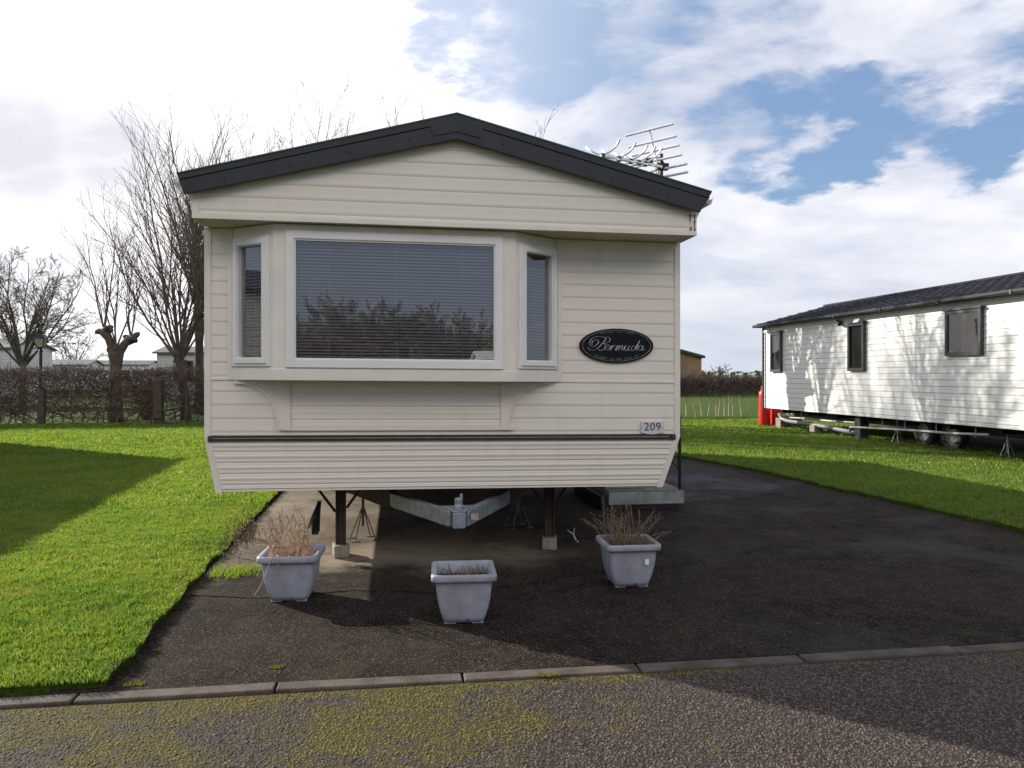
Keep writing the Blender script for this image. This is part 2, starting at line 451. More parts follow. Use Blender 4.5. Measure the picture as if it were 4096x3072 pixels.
# kerb stones
mb = MB()
x = -19.0 + .74
kst = []
while x < 21:
    kst.append(x); x += .885
kroot = MB()
for i, x in enumerate(kst):
    j = rnd.uniform(-.004, .004); k2 = rnd.uniform(-.004, .004)
    w = .885 - .010
    kroot.add([(x, 3.776 + j, -.12), (x + w, 3.776 + k2, -.12), (x + w, 3.866, -.12), (x, 3.866, -.12),
               (x, 3.776 + j, .000 + j), (x + w, 3.776 + k2, .000 + k2), (x + w, 3.866, .004 + k2), (x, 3.866, .004 + j)],
              [(0, 3, 2, 1), (4, 5, 6, 7), (0, 1, 5, 4), (1, 2, 6, 5), (2, 3, 7, 6), (3, 0, 4, 7)])
tag(kroot.build('kerb', m_kerb, bevel=.008), kind='structure')

# lawn: raised turf with a wandering edge round the drive
def edge(pts, amp, step=.12, seed=1):
    r = random.Random(seed); out = []
    for (a, b) in zip(pts[:-1], pts[1:]):
        n = max(1, int((Vector(b) - Vector(a)).length / step)) if (Vector(b) - Vector(a)).length < 30 else 1
        for i in range(n):
            t = i / n; out.append((a[0] + (b[0] - a[0]) * t + (r.gauss(0, amp) if n > 1 else 0), a[1] + (b[1] - a[1]) * t + (r.gauss(0, amp) * .4 if n > 1 else 0)))
    out.append(pts[-1]); return out
LE = edge([(-1.36, 3.93), (-1.42, 6.0), (-1.46, 9.8), (-1.5, 16.4)], .014, .1, 3)
RE = edge([(5.95, 3.93), (5.82, 6.5), (5.66, 8.5), (5.46, 11.2), (5.1, 13.3), (4.0, 14.2), (2.8, 16.2)], .03, .12, 4)
def lawn_sheet(name, pts):
    mb = MB(); n = len(pts)
    mb.prism([(x, y, .035) for x, y in pts], (0, 0, -.11)); return tag(mb.build(name, m_lawn), kind='structure')
lawn_sheet('lawn', [(-70, 3.90)] + LE + [(-1.5, 16.7), (-1.5, 25.0), (-70, 25.0)])
lawn_sheet('lawn', RE[::-1] + [(70, 3.90), (70, 25.0), (-1.498, 25.0), (-1.498, 16.7), (2.8, 16.7)])
# slabs for the caravan on the left
for (p0, p1, y0, y1) in ((-60, 105, 1770, 1786),):
    a = onG(p0, y1, .05); b = onG(p1, y0, .05)
    mb = MB(); mb.box(a.x - 1.5, b.x, a.y, b.y + .25, .0, .045)
    tag(mb.build('paving_slab', m_concf, org=(b.x, a.y, 0)), 'pale concrete slab lying in the lawn at the left edge of the picture', 'paving slab')
mb = MB(); a = onG(-60, 1848, .05); b = onG(70, 1826, .05); mb.box(a.x - 1.5, b.x, a.y, b.y, .0, .043)
tag(mb.build('paving_slab', m_kerb, org=(b.x, a.y, 0)), 'dark brown slab in the shaded lawn, nearer than the pale slab at the left edge', 'paving slab')

# grass blades ------------------------------------------------------
def in_left(X, Y):
    ed = np.interp(Y, [p[1] for p in LE], [p[0] for p in LE])
    return X < ed + .015
def in_right(X, Y):
    ys = [p[1] for p in RE]; xs = [p[0] for p in RE]
    ed = np.interp(Y, ys, xs); return X > ed - .015
rng = np.random.default_rng(11)
def blades(regions, name, label, hs=1.0):
    Xs = []; Ys = []; Sc = []
    for (x0, x1, y0, y1, dens, scl, test) in regions:
        n = int((x1 - x0) * (y1 - y0) * dens)
        X = rng.uniform(x0, x1, n); Y = rng.uniform(y0, y1, n)
        k = test(X, Y); X, Y = X[k], Y[k]
        # clumps
        cl = .5 + .5 * np.sin(X * 5.1 + 1.7 * np.sin(Y * 3.3)) * np.sin(Y * 4.7 + 1.3 * np.sin(X * 2.9))
        cl2 = .5 + .5 * np.sin(X * 17 + 3 * np.sin(Y * 9)) * np.sin(Y * 14 + 2 * np.sin(X * 11))
        Xs.append(X); Ys.append(Y); Sc.append(scl * (.68 + .3 * cl + .35 * cl2 ** 2) * rng.uniform(.6, 1.25, len(X)))
    X = np.concatenate(Xs); Y = np.concatenate(Ys); S = np.concatenate(Sc); n = len(X)
    h = .031 * S * hs; w = .0025 * np.maximum(S, .8)
    big = np.concatenate([np.full(len(a), r[5]) for a, r in zip(Xs, regions)])
    h = h / np.sqrt(big) ; w = w * big ** .6
    an = rng.uniform(0, 2 * np.pi, n); lean = rng.normal(0, .5, (n, 2)) * h[:, None]
    dx, dy = np.cos(an) * w, np.sin(an) * w
    V = np.empty((n, 5, 3))
    z0 = .033
    V[:, 0] = np.stack([X - dx, Y - dy, np.full(n, z0)], 1); V[:, 1] = np.stack([X + dx, Y + dy, np.full(n, z0)], 1)
    mx, my = X + lean[:, 0] * .35, Y + lean[:, 1] * .35
    V[:, 2] = np.stack([mx + dx * .8, my + dy * .8, z0 + h * .6], 1); V[:, 3] = np.stack([mx - dx * .8, my - dy * .8, z0 + h * .6], 1)
    V[:, 4] = np.stack([X + lean[:, 0], Y + lean[:, 1], z0 + h], 1)
    b = np.arange(n)[:, None] * 5
    # quads: 0 1 2 3 ; tri as degenerate-free: split to tris
    T = np.concatenate([b + np.array([[0, 1, 2]]), b + np.array([[0, 2, 3]]), b + np.array([[3, 2, 4]])])
    ob = npmesh(name, V.reshape(-1, 3), T, m_blade, 3)
    return tag(ob, label, 'grass', kind='stuff')
blades([(-3.6, -1.2, 3.90, 6.0, 17000, 1.0, in_left), (-5.2, -1.2, 6.0, 9.0, 10000, 1.15, in_left), (-7.0, -1.2, 9.0, 14, 3600, 1.7, in_left),
        (-12, -1.2, 14, 25, 1300, 2.6, in_left)],
       'lawn_grass', 'short bright green grass of the left lawn')
blades([(4.9, 8.5, 6.0, 11, 2400, 1.5, in_right), (8.5, 10.6, 8.0, 11, 1500, 1.7, lambda X, Y: X > 0), (3.0, 11.5, 11, 17, 1300, 2.0, in_right), (2, 13, 17, 25, 700, 2.6, lambda X, Y: X > 0)],
       'lawn_grass', 'short green grass of the right lawn in front of the white caravan')

def leaves():
    n = 260
    X = rng.uniform(-7, -1.3, n); Y = 4 + rng.gamma(1.6, 2.2, n); k = in_left(X, Y) & (Y < 20); X, Y = X[k], Y[k]; n = len(X)
    C = np.stack([X, Y, .05 + rng.random(n) * .012], 1); s_ = rng.uniform(.006, .016, n)[:, None]
    A = rng.normal(0, 1, (n, 3)) * (1, 1, .3); A /= np.linalg.norm(A, axis=1)[:, None]; B = np.cross(A, rng.normal(0, .3, (n, 3)) + (0, 0, 1)); B /= np.linalg.norm(B, axis=1)[:, None]
    P = np.stack([C - A * s_, C - B * s_ * .6, C + A * s_, C + B * s_ * .6], 1)
    tag(npmesh('fallen_leaves', P.reshape(-1, 3), np.arange(4 * n).reshape(-1, 4), M('dead_leaf', (.22, .12, .06), .8, .5, 3), 4), 'dead brown leaves scattered on the left lawn', 'leaves', kind='stuff')
leaves()
# road chippings -----------------------------------------------------
def chips():
    n = 96000
    X = rng.uniform(-3.0, 4.4, n); Y = rng.uniform(1.9, 3.755, n)
    keep = (X > -.53 * Y - .6) & (X < .98 * Y + .8); X, Y = X[keep], Y[keep]; n = len(X)
    r = rng.uniform(.003, .0075, n)
    base = np.array([(1, 0, 0), (.4, .9, 0), (-.7, .7, 0), (-.9, -.4, 0), (.1, -1, 0), (.45, .1, .75), (-.35, .3, .8), (-.1, -.45, .7)], float)
    V = base[None] * (1 + rng.normal(0, .16, (n, 8, 3)))
    an = rng.uniform(0, 2 * np.pi, n); c, s_ = np.cos(an)[:, None], np.sin(an)[:, None]
    x = V[:, :, 0] * c - V[:, :, 1] * s_; y = V[:, :, 0] * s_ + V[:, :, 1] * c
    tl = rng.normal(0, .25, (n, 2)); z = V[:, :, 2] + x * tl[:, :1] + y * tl[:, 1:]
    R = r[:, None]
    P = np.stack([x * R + X[:, None], y * R + Y[:, None], z * R * rng.uniform(.5, .95, n)[:, None] - .0125], 2)
    f = np.array([(0, 1, 5), (1, 6, 5), (1, 2, 6), (2, 3, 6), (3, 7, 6), (3, 4, 7), (4, 5, 7), (4, 0, 5), (5, 6, 7)])
    T = (np.arange(n)[:, None, None] * 8 + f[None]).reshape(-1, 3)
    tag(npmesh('road_chippings', P.reshape(-1, 3), T, m_chip, 3), 'brown grey stone chippings and yellow moss on the road surface', 'chippings', kind='stuff')
chips()
# little stones and leaf litter on the drive
def litter():
    n = 420
    X = rng.uniform(-1.35, 4.5, n); Y = 3.9 + rng.gamma(1.6, .8, n)
    r = rng.uniform(.0018, .0045, n)
    base = np.array([(1, 0, 0), (0, 1, 0), (-1, 0, 0), (0, -1, 0), (.1, .1, .8)], float)
    V = base[None] * (1 + rng.normal(0, .25, (n, 5, 3)))
    P = V * r[:, None, None] + np.stack([X, Y, np.full(n, .001)], 1)[:, None]
    f = np.array([(0, 1, 4), (1, 2, 4), (2, 3, 4), (3, 0, 4)])
    T = (np.arange(n)[:, None, None] * 5 + f[None]).reshape(-1, 3)
    tag(npmesh('loose_grit', P.reshape(-1, 3), T, M('grit', (.15, .115, .08), .9, .5, 3), 3), 'scattered pale grit and crumbs on the dark driveway', 'grit', kind='stuff')
litter()
# moss clumps on the kerb
for i, (px, py, s_, lb) in enumerate(((545, 2735, .03, 'small yellow moss clump on the kerb near the lawn corner'), (1110, 2670, .018, 'tiny yellow moss tuft on the dark tarmac behind the kerb joint'), (2190, 2700, .03, 'flat yellow moss patch against the kerb at the shadow tip'))):
    p = onG(px, py, .002); mb = MB(); r = random.Random(i)
    for k in range(60):
        q = p + Vector((r.gauss(0, s_ * .8), r.gauss(0, s_ * .35), 0)); h = r.uniform(.004, .014); w = .006
        mb.add([q + Vector((-w, 0, 0)), q + Vector((w * .5, -w, 0)), q + Vector((w * .5, w, 0)), q + Vector((0, 0, h))], [(0, 1, 3), (1, 2, 3), (2, 0, 3)])
    o = mb.build('moss_clump', M('moss', (.28, .24, .02), .9, .3, 40), org=p); tag(o, lb, 'moss')

# ================================================================= MAIN CARAVAN
XL, XR, YF, YB = -1.403, 2.257, 6.05, 16.3
ZB, ZS, ZT = .595, .995, 2.55
BXL, BXR = -1.331, 2.125
R = empty('static_caravan', (.43, YF, 0), 'cream static caravan with dark green roof edge and wide bay window, filling the middle', 'caravan')
S = dict(shear=True)
front = lambda Y: (lambda u, z, o: (u, Y - o, z))
# front wall boards: below the bay, and both sides of the bay
mb = MB()
siding(mb, lambda z: XL + .02, lambda z: XR - .02, ZS + .02, 1.435, front(YF), phase=0)
siding(mb, lambda z: XL + .02, lambda z: -1.20, 1.435, ZT, front(YF), phase=0)
siding(mb, lambda z: 1.245, lambda z: XR - .02, 1.435, ZT - .06, front(YF), phase=0)
mb.build('front_wall', m_side, R, **S)
mb = MB(); mb.box(1.24, XR - .03, YF - .012, YF + .002, ZT - .06, ZT); mb.box(XL + .02, XR - .02, YF - .013, YF + .002, 1.425, 1.441)
mb.build('front_wall_trim', m_trim, R, **S)
# skirt
def tapL(z): return XL + (BXL - XL) * min(1, max(0, (ZS - z) / (ZS - ZB)))
def tapR(z): return XR + (BXR - XR) * min(1, max(0, (ZS - z) / (ZS - ZB)))
skf = lambda u, z, o: (u, YF + (ZS - z) * .10 - o, z)
mb = MB(); siding(mb, lambda z: tapL(z) + .02, lambda z: tapR(z) - .02, ZB + .02, ZS - .02, skf, pitch=.083, d=.016, double=True)
mb.box(BXL, BXR, YF + .035, YF + .05, ZB - .002, ZB + .03)
mb.build('skirt_panel', m_side, R, **S)
# corner trims
def strip(pts, w, t, side):   # pts list of (x, z): strip centred, front plane
    mb = MB()
    for (a, b) in zip(pts[:-1], pts[1:]):
        ya = YF + max(0, ZS - a[1]) * .10; yb = YF + max(0, ZS - b[1]) * .10
        s_ = side
        vs = [(a[0], ya - t, a[1]), (a[0] + s_ * w, ya - t, a[1]), (b[0] + s_ * w, yb - t, b[1]), (b[0], yb - t, b[1])]
        vs += [(v[0], v[1] + t + .05, v[2]) for v in vs]
        mb.add(vs, [(0, 1, 2, 3), (7, 6, 5, 4), (0, 4, 5, 1), (1, 5, 6, 2), (2, 6, 7, 3), (3, 7, 4, 0)])
    return mb
strip([(XL, ZT), (XL, ZS), (BXL, ZB - .012)], .045, .017, 1).build('corner_trim', m_trim, R, **S)
strip([(XR, ZT), (XR, ZS), (BXR, ZB - .012)], .045, .017, -1).build('corner_trim', m_trim, R, **S)
# side walls and back
for sx, xx, bx in ((-1, XL, BXL), (1, XR, BXR)):
    mb = MB()
    siding(mb, lambda z: YF + .05, lambda z: YB, ZS, 2.80, lambda u, z, o: (xx + sx * (o - .011), u, z))
    siding(mb, lambda z: YF + .05, lambda z: YB, ZB, ZS, lambda u, z, o: (bx + (xx - bx) * (z - ZB) / (ZS - ZB) + sx * (o - .011), u, z))
    mb.build('side_wall', m_side, R, **S)
mb = MB(); siding(mb, lambda z: tapL(z), lambda z: tapR(z), ZB, 2.84, lambda u, z, o: (u, YB + o, z))
mb.prism([(XL, YB + .004, 2.84), (XR, YB + .004, 2.87), (.43, YB + .004, 3.25)], (0, .01, 0))
mb.build('back_wall', m_side, R, **S)
# floor underside, chassis rails
mb = MB(); mb.box(BXL + .02, BXR - .02, YF + .06, YB - .02, ZB + .03, ZB + .07); mb.build('floor', m_dark, R, **S)
mb = MB()
for x in (-.45, 1.30): mb.box(x - .03, x + .03, 7.2, YB - .3, .43, ZB + .03)
for y in (7.3, 9.2, 11, 12.8, 14.6): mb.box(-.42, 1.27, y - .025, y + .025, .46, ZB + .03)
mb.build('chassis', m_rust, R)
mb = MB(); mb.box(XL + .03, XR - .03, 8.2, 8.24, ZB + .07, 3.0); mb.box(XL + .03, XR - .03, YF + .3, 8.2, 2.78, 2.8)
mb.build('interior_wall', m_inter, R)
# gable
GY = 5.70
sl = (3.347 - 2.845) / (.428 + 1.484)
def gx(z, s_):
    zz = 3.16 - z
    return .428 + s_ * min(1.83, max(.05, (zz + .06) / sl))
mb = MB(); siding(mb, lambda z: gx(z, -1) + (0 if gx(z, -1) > -1.38 else .0), lambda z: gx(z, 1), ZT + .035, 3.19, front(GY), phase=.015)
mb.build('gable_panel', m_side, R, **S)
mb = MB()
mb.box(XL, XR, GY - .019, GY + .01, ZT, ZT + .033)
mb.box(XL, XL + .045, GY - .016, GY + .01, ZT + .034, 2.80); mb.box(XR - .045, XR, GY - .016, GY + .01, ZT + .034, 2.83)
mb.box(XL, XL + .012, GY + .011, YF - .02, ZT, 2.82); mb.box(XR - .012, XR, GY + .011, YF - .02, ZT, 2.84)
mb.build('gable_trim', m_trim, R, **S)
mb = MB(); mb.box(XL + .013, XR - .013, GY + .012, YF + .3, ZT + .004, ZT + .012)
for x in (-1.16, 1.31, 2.2): mb.box(x, x + .008, GY + .02, YF - .02, ZT + .001, ZT + .0035)
mb.build('soffit', m_soff, R, **S)
# rust spots
for (px, py) in ((2762, 862), (2764, 912), (2779, 862), (2778, 887), (2779, 916)):
    p = onY(px, py, GY - .018); mb = MB()
    mb.tube([p + Vector((0, .002, 0)), p + Vector((0, -.005, 0))], .007, 8)
    mb.box(p.x - .0035, p.x + .0035, p.y - .0006, p.y + .001, p.z - .045, p.z)
    mb.build('rusty_bolt', m_rustsp, R)
# roof
RP = (.428, 3.347); RL = (-1.484, 2.845); RR = (2.347, 2.850)
RY0, RY1 = 5.64, 16.6
mb = MB()
for A in (RL, RR):
    d = Vector((RP[0] - A[0], RP[1] - A[1]))
    nrow = 6
    for k in range(nrow):
        a = Vector(A) + d * (k / nrow); b = Vector(A) + d * ((k + 1) / nrow)
        n = 90; vs = []; fs = []
        for i in range(n + 1):
            y = RY0 + (RY1 - RY0) * i / n; wv = .012 * abs(math.sin(y * math.pi / .36))
            vs += [(a.x, y, a.y + wv - .006), (b.x, y, b.y + wv - .024)]
        for i in range(n): fs.append((2 * i, 2 * i + 1, 2 * i + 3, 2 * i + 2))
        mb.add(vs, fs)
mb.prism([(RL[0], RY0, RL[1] - .03), (RP[0], RY0, RP[1] - .045), (RR[0], RY0, RR[1] - .03), (RR[0] - .03, RY0, RR[1] - .06), (RP[0], RY0, RP[1] - .09), (RL[0] + .03, RY0, RL[1] - .06)], (0, RY1 - RY0, 0))
roof = mb.build('roof', m_roofn, R)
# barge boards
BL = [(-1.484, 2.845), (.428, 3.347), (.428, 3.173), (-1.441, 2.712)]
BR = [(2.347, 2.850), (.428, 3.347), (.428, 3.173), (2.258, 2.702)]
def lerp2(a, b, t): return (a[0] + (b[0] - a[0]) * t, a[1] + (b[1] - a[1]) * t)
for q in (BL, BR):
    mb = MB()
    a, b, c, d = q
    t = .30
    lo = [lerp2(a, d, t), lerp2(b, c, t), c, d]
    mb.prism([(x, 5.615, z) for x, z in lo], (0, .03, 0))
    up = [a, b, lerp2(b, c, t - .02), lerp2(a, d, t - .02)]
    mb.prism([(x, 5.609, z) for x, z in up], (0, .036, 0))
    tp = [(a[0], a[1] + .010), (b[0], b[1] + .012), (b[0], b[1] + .0005), (a[0], a[1] + .0005)]
    me_ = MB(); me_.prism([(x, 5.604, z) for x, z in tp], (0, .036, 0)); me_.build('roof_edge', m_edge, R)
    for k in (.15, .38, .6, .82):
        p = lerp2(lerp2(a, d, .65), lerp2(b, c, .65), k); mb.tube([(p[0], 5.606, p[1]), (p[0], 5.616, p[1])], .006, 8)
    mb.build('bargeboard', m_green, R, bevel=.002)
mb = MB(); mb.prism([(.428 - .20, 5.6085, 3.347 - .055), (.428, 5.6085, 3.335), (.428 + .20, 5.6085, 3.347 - .055), (.428 + .17, 5.6085, 3.347 - .165), (.428, 5.6085, 3.347 - .125), (.428 - .17, 5.6085, 3.347 - .165)], (0, .006, 0))
mb.build('ridge_plate', m_green, R)
# gutters
for s_, A in ((-1, RL), (1, RR)):
    mb = MB(); x = A[0] + s_ * .020; z = A[1] - .040
    prof = [(-.035 * s_, .03), (-.035 * s_, -.03), (-.01 * s_, -.045), (.02 * s_, -.035), (.034 * s_, .0), (.034 * s_, .032), (.026 * s_, .032), (.026 * s_, .0)]
    mb.prism([(x + a * .7, 5.70, z + b * .75) for a, b in prof], (0, 10.9, 0))
    mb.build('gutter', m_gutter, R)
    mb = MB(); mb.prism([(A[0] + .04 * -s_, 5.69, A[1] - .09), ((XL if s_ < 0 else XR), 5.69, A[1] - .19), ((XL if s_ < 0 else XR), 5.69, A[1] - .05)], (0, 10.7, 0))
    mb.build('eaves_soffit', m_trim, R)
# bay ---------------------------------------------------------------
BY = 5.78; BZ0, BZ1 = 1.44, 2.548
P0, P1, P2, P3 = Vector((-1.217, YF, 0)), Vector((-.872, BY, 0)), Vector((.876, BY, 0)), Vector((1.263, YF, 0))
def facet(p, q):
    u = (q - p).normalized(); n = Vector((u.y, -u.x, 0))       # outward
    X = Matrix((( u.x, -n.x, 0, p.x), (u.y, -n.y, 0, p.y), (0, 0, 1, 0), (0, 0, 0, 1)))
    return X, (q - p).length
bay = MB()
specs = []
for (p, q, ml, mr, zt_, zb_) in ((P0, P1, .035, .03, 2.468, 1.528), (P1, P2, .088, .094, 2.502, 1.522), (P2, P3, .03, .035, 2.468, 1.528)):
    X, Ln = facet(p, q); bay.xf = X
    bay.box(0, Ln, 0, .04, BZ0 + .0, zb_ - .002); bay.box(0, Ln, 0, .04, zt_ + .002, BZ1)
    bay.box(0, ml - .002, 0, .04, zb_ - .001, zt_ + .001); bay.box(Ln - mr + .002, Ln, 0, .04, zb_ - .001, zt_ + .001)
    specs.append((X, ml, Ln - mr, zb_, zt_))
bay.xf = None
bay.prism([(P0.x + .01, P0.y, BZ0 - .003), (P1.x + .01, P1.y + .01, BZ0 - .003), (P2.x - .01, P2.y + .01, BZ0 - .003), (P3.x - .01, P3.y, BZ0 - .003)], (0, 0, .02))
bay.build('bay', m_trim, R, **S)
# sill lip board
mb = MB()
for (p, q) in ((P0, P1), (P1, P2), (P2, P3)):
    X, Ln = facet(p, q); mb.xf = X; mb.box(-.004, Ln + .004, -.010, -.001, BZ0 - .012, BZ0 + .070)
mb.build('sill_board', m_trim, R, bevel=.003, **S)
for a, b in ((-1.235, -1.205), (1.25, 1.285)):
    mb = MB(); mb.box(a, b, YF - .02, YF - .002, 1.43, 2.548); mb.build('bay_end_trim', m_trim, R, **S)
X, a, b, z0, z1 = specs[1]; window(R, X, a, b, z0, z1, (m_upvc,), .055, kw=S)
X, a, b, z0, z1 = specs[0]; window(R, X, a, b, z0, z1, (m_upvc,), .036, sash=True, kw=S)
X, a, b, z0, z1 = specs[2]; window(R, X, a, b, z0, z1, (m_upvc,), .036, sash=True, bltop=.09, kw=S)
# curved panel below the bay
def under(px_list, y): return [onY(px, py, y) for px, py in px_list]
curveL = [(940, 1530), (985, 1534), (1020, 1545), (1055, 1566), (1082, 1594), (1100, 1625), (1110, 1660), (1116, 1695), (1122, 1719)]
curveR = [(2200, 1532), (2155, 1536), (2118, 1548), (2085, 1570), (2060, 1600), (2045, 1632), (2036, 1665), (2030, 1697), (2022, 1719)]
cl = under(curveL, YF); cr = under(curveR, YF)
cl = [(p.x, p.z - SHK * (p.x - .43)) for p in cl]; cr = [(p.x, p.z - SHK * (p.x - .43)) for p in cr]
zc = sorted([(z, x) for x, z in cl]); zr = sorted([(z, x) for x, z in cr])
fl = lambda z: float(np.interp(z, [a for a, b in zc], [b for a, b in zc])); fr_ = lambda z: float(np.interp(z, [a for a, b in zr], [b for a, b in zr]))
mb = MB()
zbot = (zc[0][0] + zr[0][0]) / 2
zz = [zbot + (1.43 - zbot) * i / 30 for i in range(31)]
# smooth cheek pieces left and right, boards in the middle
def cheek(side):
    vs = []; fs = []
    for z in zz:
        xo = fl(z) if side < 0 else fr_(z); xi = (-.785 if side < 0 else .80)
        if side < 0: xi = max(xi, xo)
        else: xi = min(xi, xo)
        vs += [(xo, YF - .030, z), (xi, YF - .034, z), (xo, YF, z)]
    for i in range(len(zz) - 1):
        a = 3 * i; fs += [(a, a + 1, a + 4, a + 3), (a + 2, a, a + 3, a + 5)]
    mb.add(vs, fs)
cheek(-1); cheek(1)
siding(mb, lambda z: -.787, lambda z: .802, zbot + .03, 1.43, front(YF - .0175), phase=0, double=True)
mb.box(-.86, .90, YF - .028, YF, zbot - .002, zbot + .029)
mb.build('bay_support_panel', m_side, R, **S)
for c_ in (cl, cr):
    mb = MB()
    for (a, b) in zip(c_[:-1], c_[1:]):
        mb.bar((a[0], YF - .028, a[1]), (b[0], YF - .028, b[1]), .026, .012, up=(b[1] - a[1], 0, -(b[0] - a[0])) if False else (0, 0, 1) if abs(b[0] - a[0]) > abs(b[1] - a[1]) else (1, 0, 0))
    mb.build('curved_trim', m_trim, R, **S)
# stripe
mb = MB(); mb.box(XL + .03, XR - .05, YF - .026, YF, ZS - .022, ZS - .011); mb.box(XL + .03, XR - .05, YF - .026, YF, ZS + .006, ZS + .017); mb.box(XL + .03, XR - .05, YF - .014, YF, ZS - .012, ZS + .007)
st = mb.build('rubbing_strip', m_strip, R, **S)
mb = MB(); mb.tube([(XL + .06, YF - .018, ZS - .002), (XR - .09, YF - .018, ZS - .002)], .0065, 8); mb.build('strip_insert', m_strip2, st, **S)
for x0, x1 in ((XL + .025, XL + .06), (XR - .075, XR - .04)):
    mb = MB(); mb.box(x0, x1, YF - .032, YF, ZS - .026, ZS + .020); mb.build('end_cap', m_grey, st, bevel=.008, **S)

# lettering -----------------------------------------------------------
_gl = {}
def glyph(ch):
    if ch in _gl: return _gl[ch]
    cu = bpy.data.curves.new('t', 'FONT'); cu.body = ch; cu.size = 1; cu.fill_mode = 'BOTH'; cu.extrude = .03; cu.resolution_u = 3
    ob = bpy.data.objects.new('t', cu); col.objects.link(ob); bpy.context.view_layer.update()
    me = bpy.data.meshes.new_from_object(ob.evaluated_get(bpy.context.evaluated_depsgraph_get()))
    vs = [tuple(v.co) for v in me.vertices]; fs = [tuple(p.vertices) for p in me.polygons]
    w = max([v[0] for v in vs], default=.3)
    bpy.data.objects.remove(ob); bpy.data.curves.remove(cu); bpy.data.meshes.remove(me)
    _gl[ch] = (vs, fs, w); return _gl[ch]
def put(mb, ch, x, z, size, rot, y, sx=1.0, org=None):
    vs, fs, w = glyph(ch)
    c, s_ = math.cos(rot), math.sin(rot)
    out = []
    for (a, b, e) in vs:
        a = (a - w / 2) * size * sx; b = b * size
        out.append((x + a * c - b * s_, y - e * size * .6, z + a * s_ + b * c))
    mb.add(out, fs)
# name plate
pc = onY(2466, 1383, YF - .02); PX, PZ = pc.x, pc.z; PYF = YF - .012
def ell(rx, rz, n=64): return [(PX + rx * math.cos(2 * math.pi * i / n), PZ + rz * math.sin(2 * math.pi * i / n)) for i in range(n)]
A_, B_ = .303, .137
mb = MB(); mb.prism([(x, PYF - .016, z) for x, z in ell(A_, B_)], (0, .020, 0))
npl = mb.build('name_plate', m_plate, R, bevel=.004)
mb = MB(); e = ell(A_ - .024, B_ - .014, 72); mb.tube([(x, PYF - .017, z) for x, z in e + e[:1]], .0024, 6); mb.build('rim_line', m_dimsil, npl)
stro = {
 'B1': [(745, 500), (700, 545), (640, 610), (560, 665), (470, 682), (405, 650), (400, 620)],
 'B1b': [(745, 500), (790, 430), (760, 400), (700, 385), (620, 380), (530, 400), (460, 450), (428, 520), (440, 575), (490, 605), (550, 590), (600, 545), (628, 490), (610, 455), (560, 450), (510, 475), (480, 520), (485, 570)],
 'B2': [(760, 400), (830, 392), (878, 420), (880, 465), (830, 510), (740, 530), (690, 530)],
 'B3': [(740, 530), (775, 560), (770, 620), (730, 670), (670, 690), (615, 670)],
 'e': [(790, 630), (850, 600), (862, 572), (830, 562), (790, 590), (772, 640), (790, 678), (830, 676), (880, 640)],
 'r': [(880, 640), (925, 575), (900, 645), (885, 690), (915, 635), (955, 585), (985, 575), (990, 590)],
 'm': [(1000, 680), (1040, 600), (1060, 572), (1030, 650), (1015, 690), (1055, 620), (1105, 572), (1085, 640), (1065, 690), (1110, 620), (1165, 572), (1150, 640), (1150, 685), (1190, 660)],
 'u': [(1190, 660), (1235, 575), (1210, 650), (1225, 688), (1270, 670), (1320, 575), (1295, 650), (1305, 688), (1345, 665)],
 'd': [(1450, 590), (1410, 575), (1370, 615), (1360, 670), (1390, 690), (1440, 650), (1500, 560), (1555, 460), (1510, 560), (1470, 650), (1480, 688), (1520, 665)],
 'a': [(1610, 590), (1565, 577), (1525, 615), (1518, 668), (1550, 690), (1595, 655), (1635, 580), (1605, 650), (1615, 688), (1670, 655)]}
mb = MB()
def zx(p): return (PX + (p[0] - 1035) / 830 * A_, PZ - (p[1] - 580) / 385 * B_)
for k, pl in stro.items():
    pts = []
    for i in range(len(pl) - 1):
        a, b, c, d = pl[max(i - 1, 0)], pl[i], pl[i + 1], pl[min(i + 2, len(pl) - 1)]
        for j in range(4):
            t = j / 4
            q = [.5 * (2 * b[m] + (c[m] - a[m]) * t + (2 * a[m] - 5 * b[m] + 4 * c[m] - d[m]) * t * t + (-a[m] + 3 * b[m] - 3 * c[m] + d[m]) * t ** 3) for m in (0, 1)]
            pts.append(q)
    pts.append(pl[-1])
    pp = [(zx(q)[0], PYF - .0175, zx(q)[1]) for q in pts]
    rad = []
    for i in range(len(pts)):
        a, b = pts[max(i - 1, 0)], pts[min(i + 1, len(pts) - 1)]
        down = abs(b[1] - a[1]) / (abs(b[0] - a[0]) + abs(b[1] - a[1]) + 1e-6)
        rad.append(.0020 + .0022 * down)
    mb.tube(pp, rad, 6)
mb.build('script_lettering', m_silver, npl)
mb = MB()
def arctext(txt, rx, rz, a0, a1, size, inward):
    n = len(txt)
    for i, ch in enumerate(txt):
        if ch == ' ': continue
        t = math.radians(a0 + (a1 - a0) * i / (n - 1))
        x = PX + rx * math.cos(t); z = PZ + rz * math.sin(t)
        tang = math.atan2(rz * math.cos(t), -rx * math.sin(t))
        rot = tang + math.pi if not inward else tang
        put(mb, ch, x, z, size, rot, PYF - .0165)
arctext('BOURNE LEISURE', A_ - .034, B_ - .034, 118, 62, .021, False)
mb.build('small_lettering', m_dimsil, npl); mb = MB()
arctext('WILLERBY HOLIDAY HOMES LTD', A_ - .040, B_ - .023, 229, 311, .021, True)
mb.build('small_lettering', m_dimsil, npl)
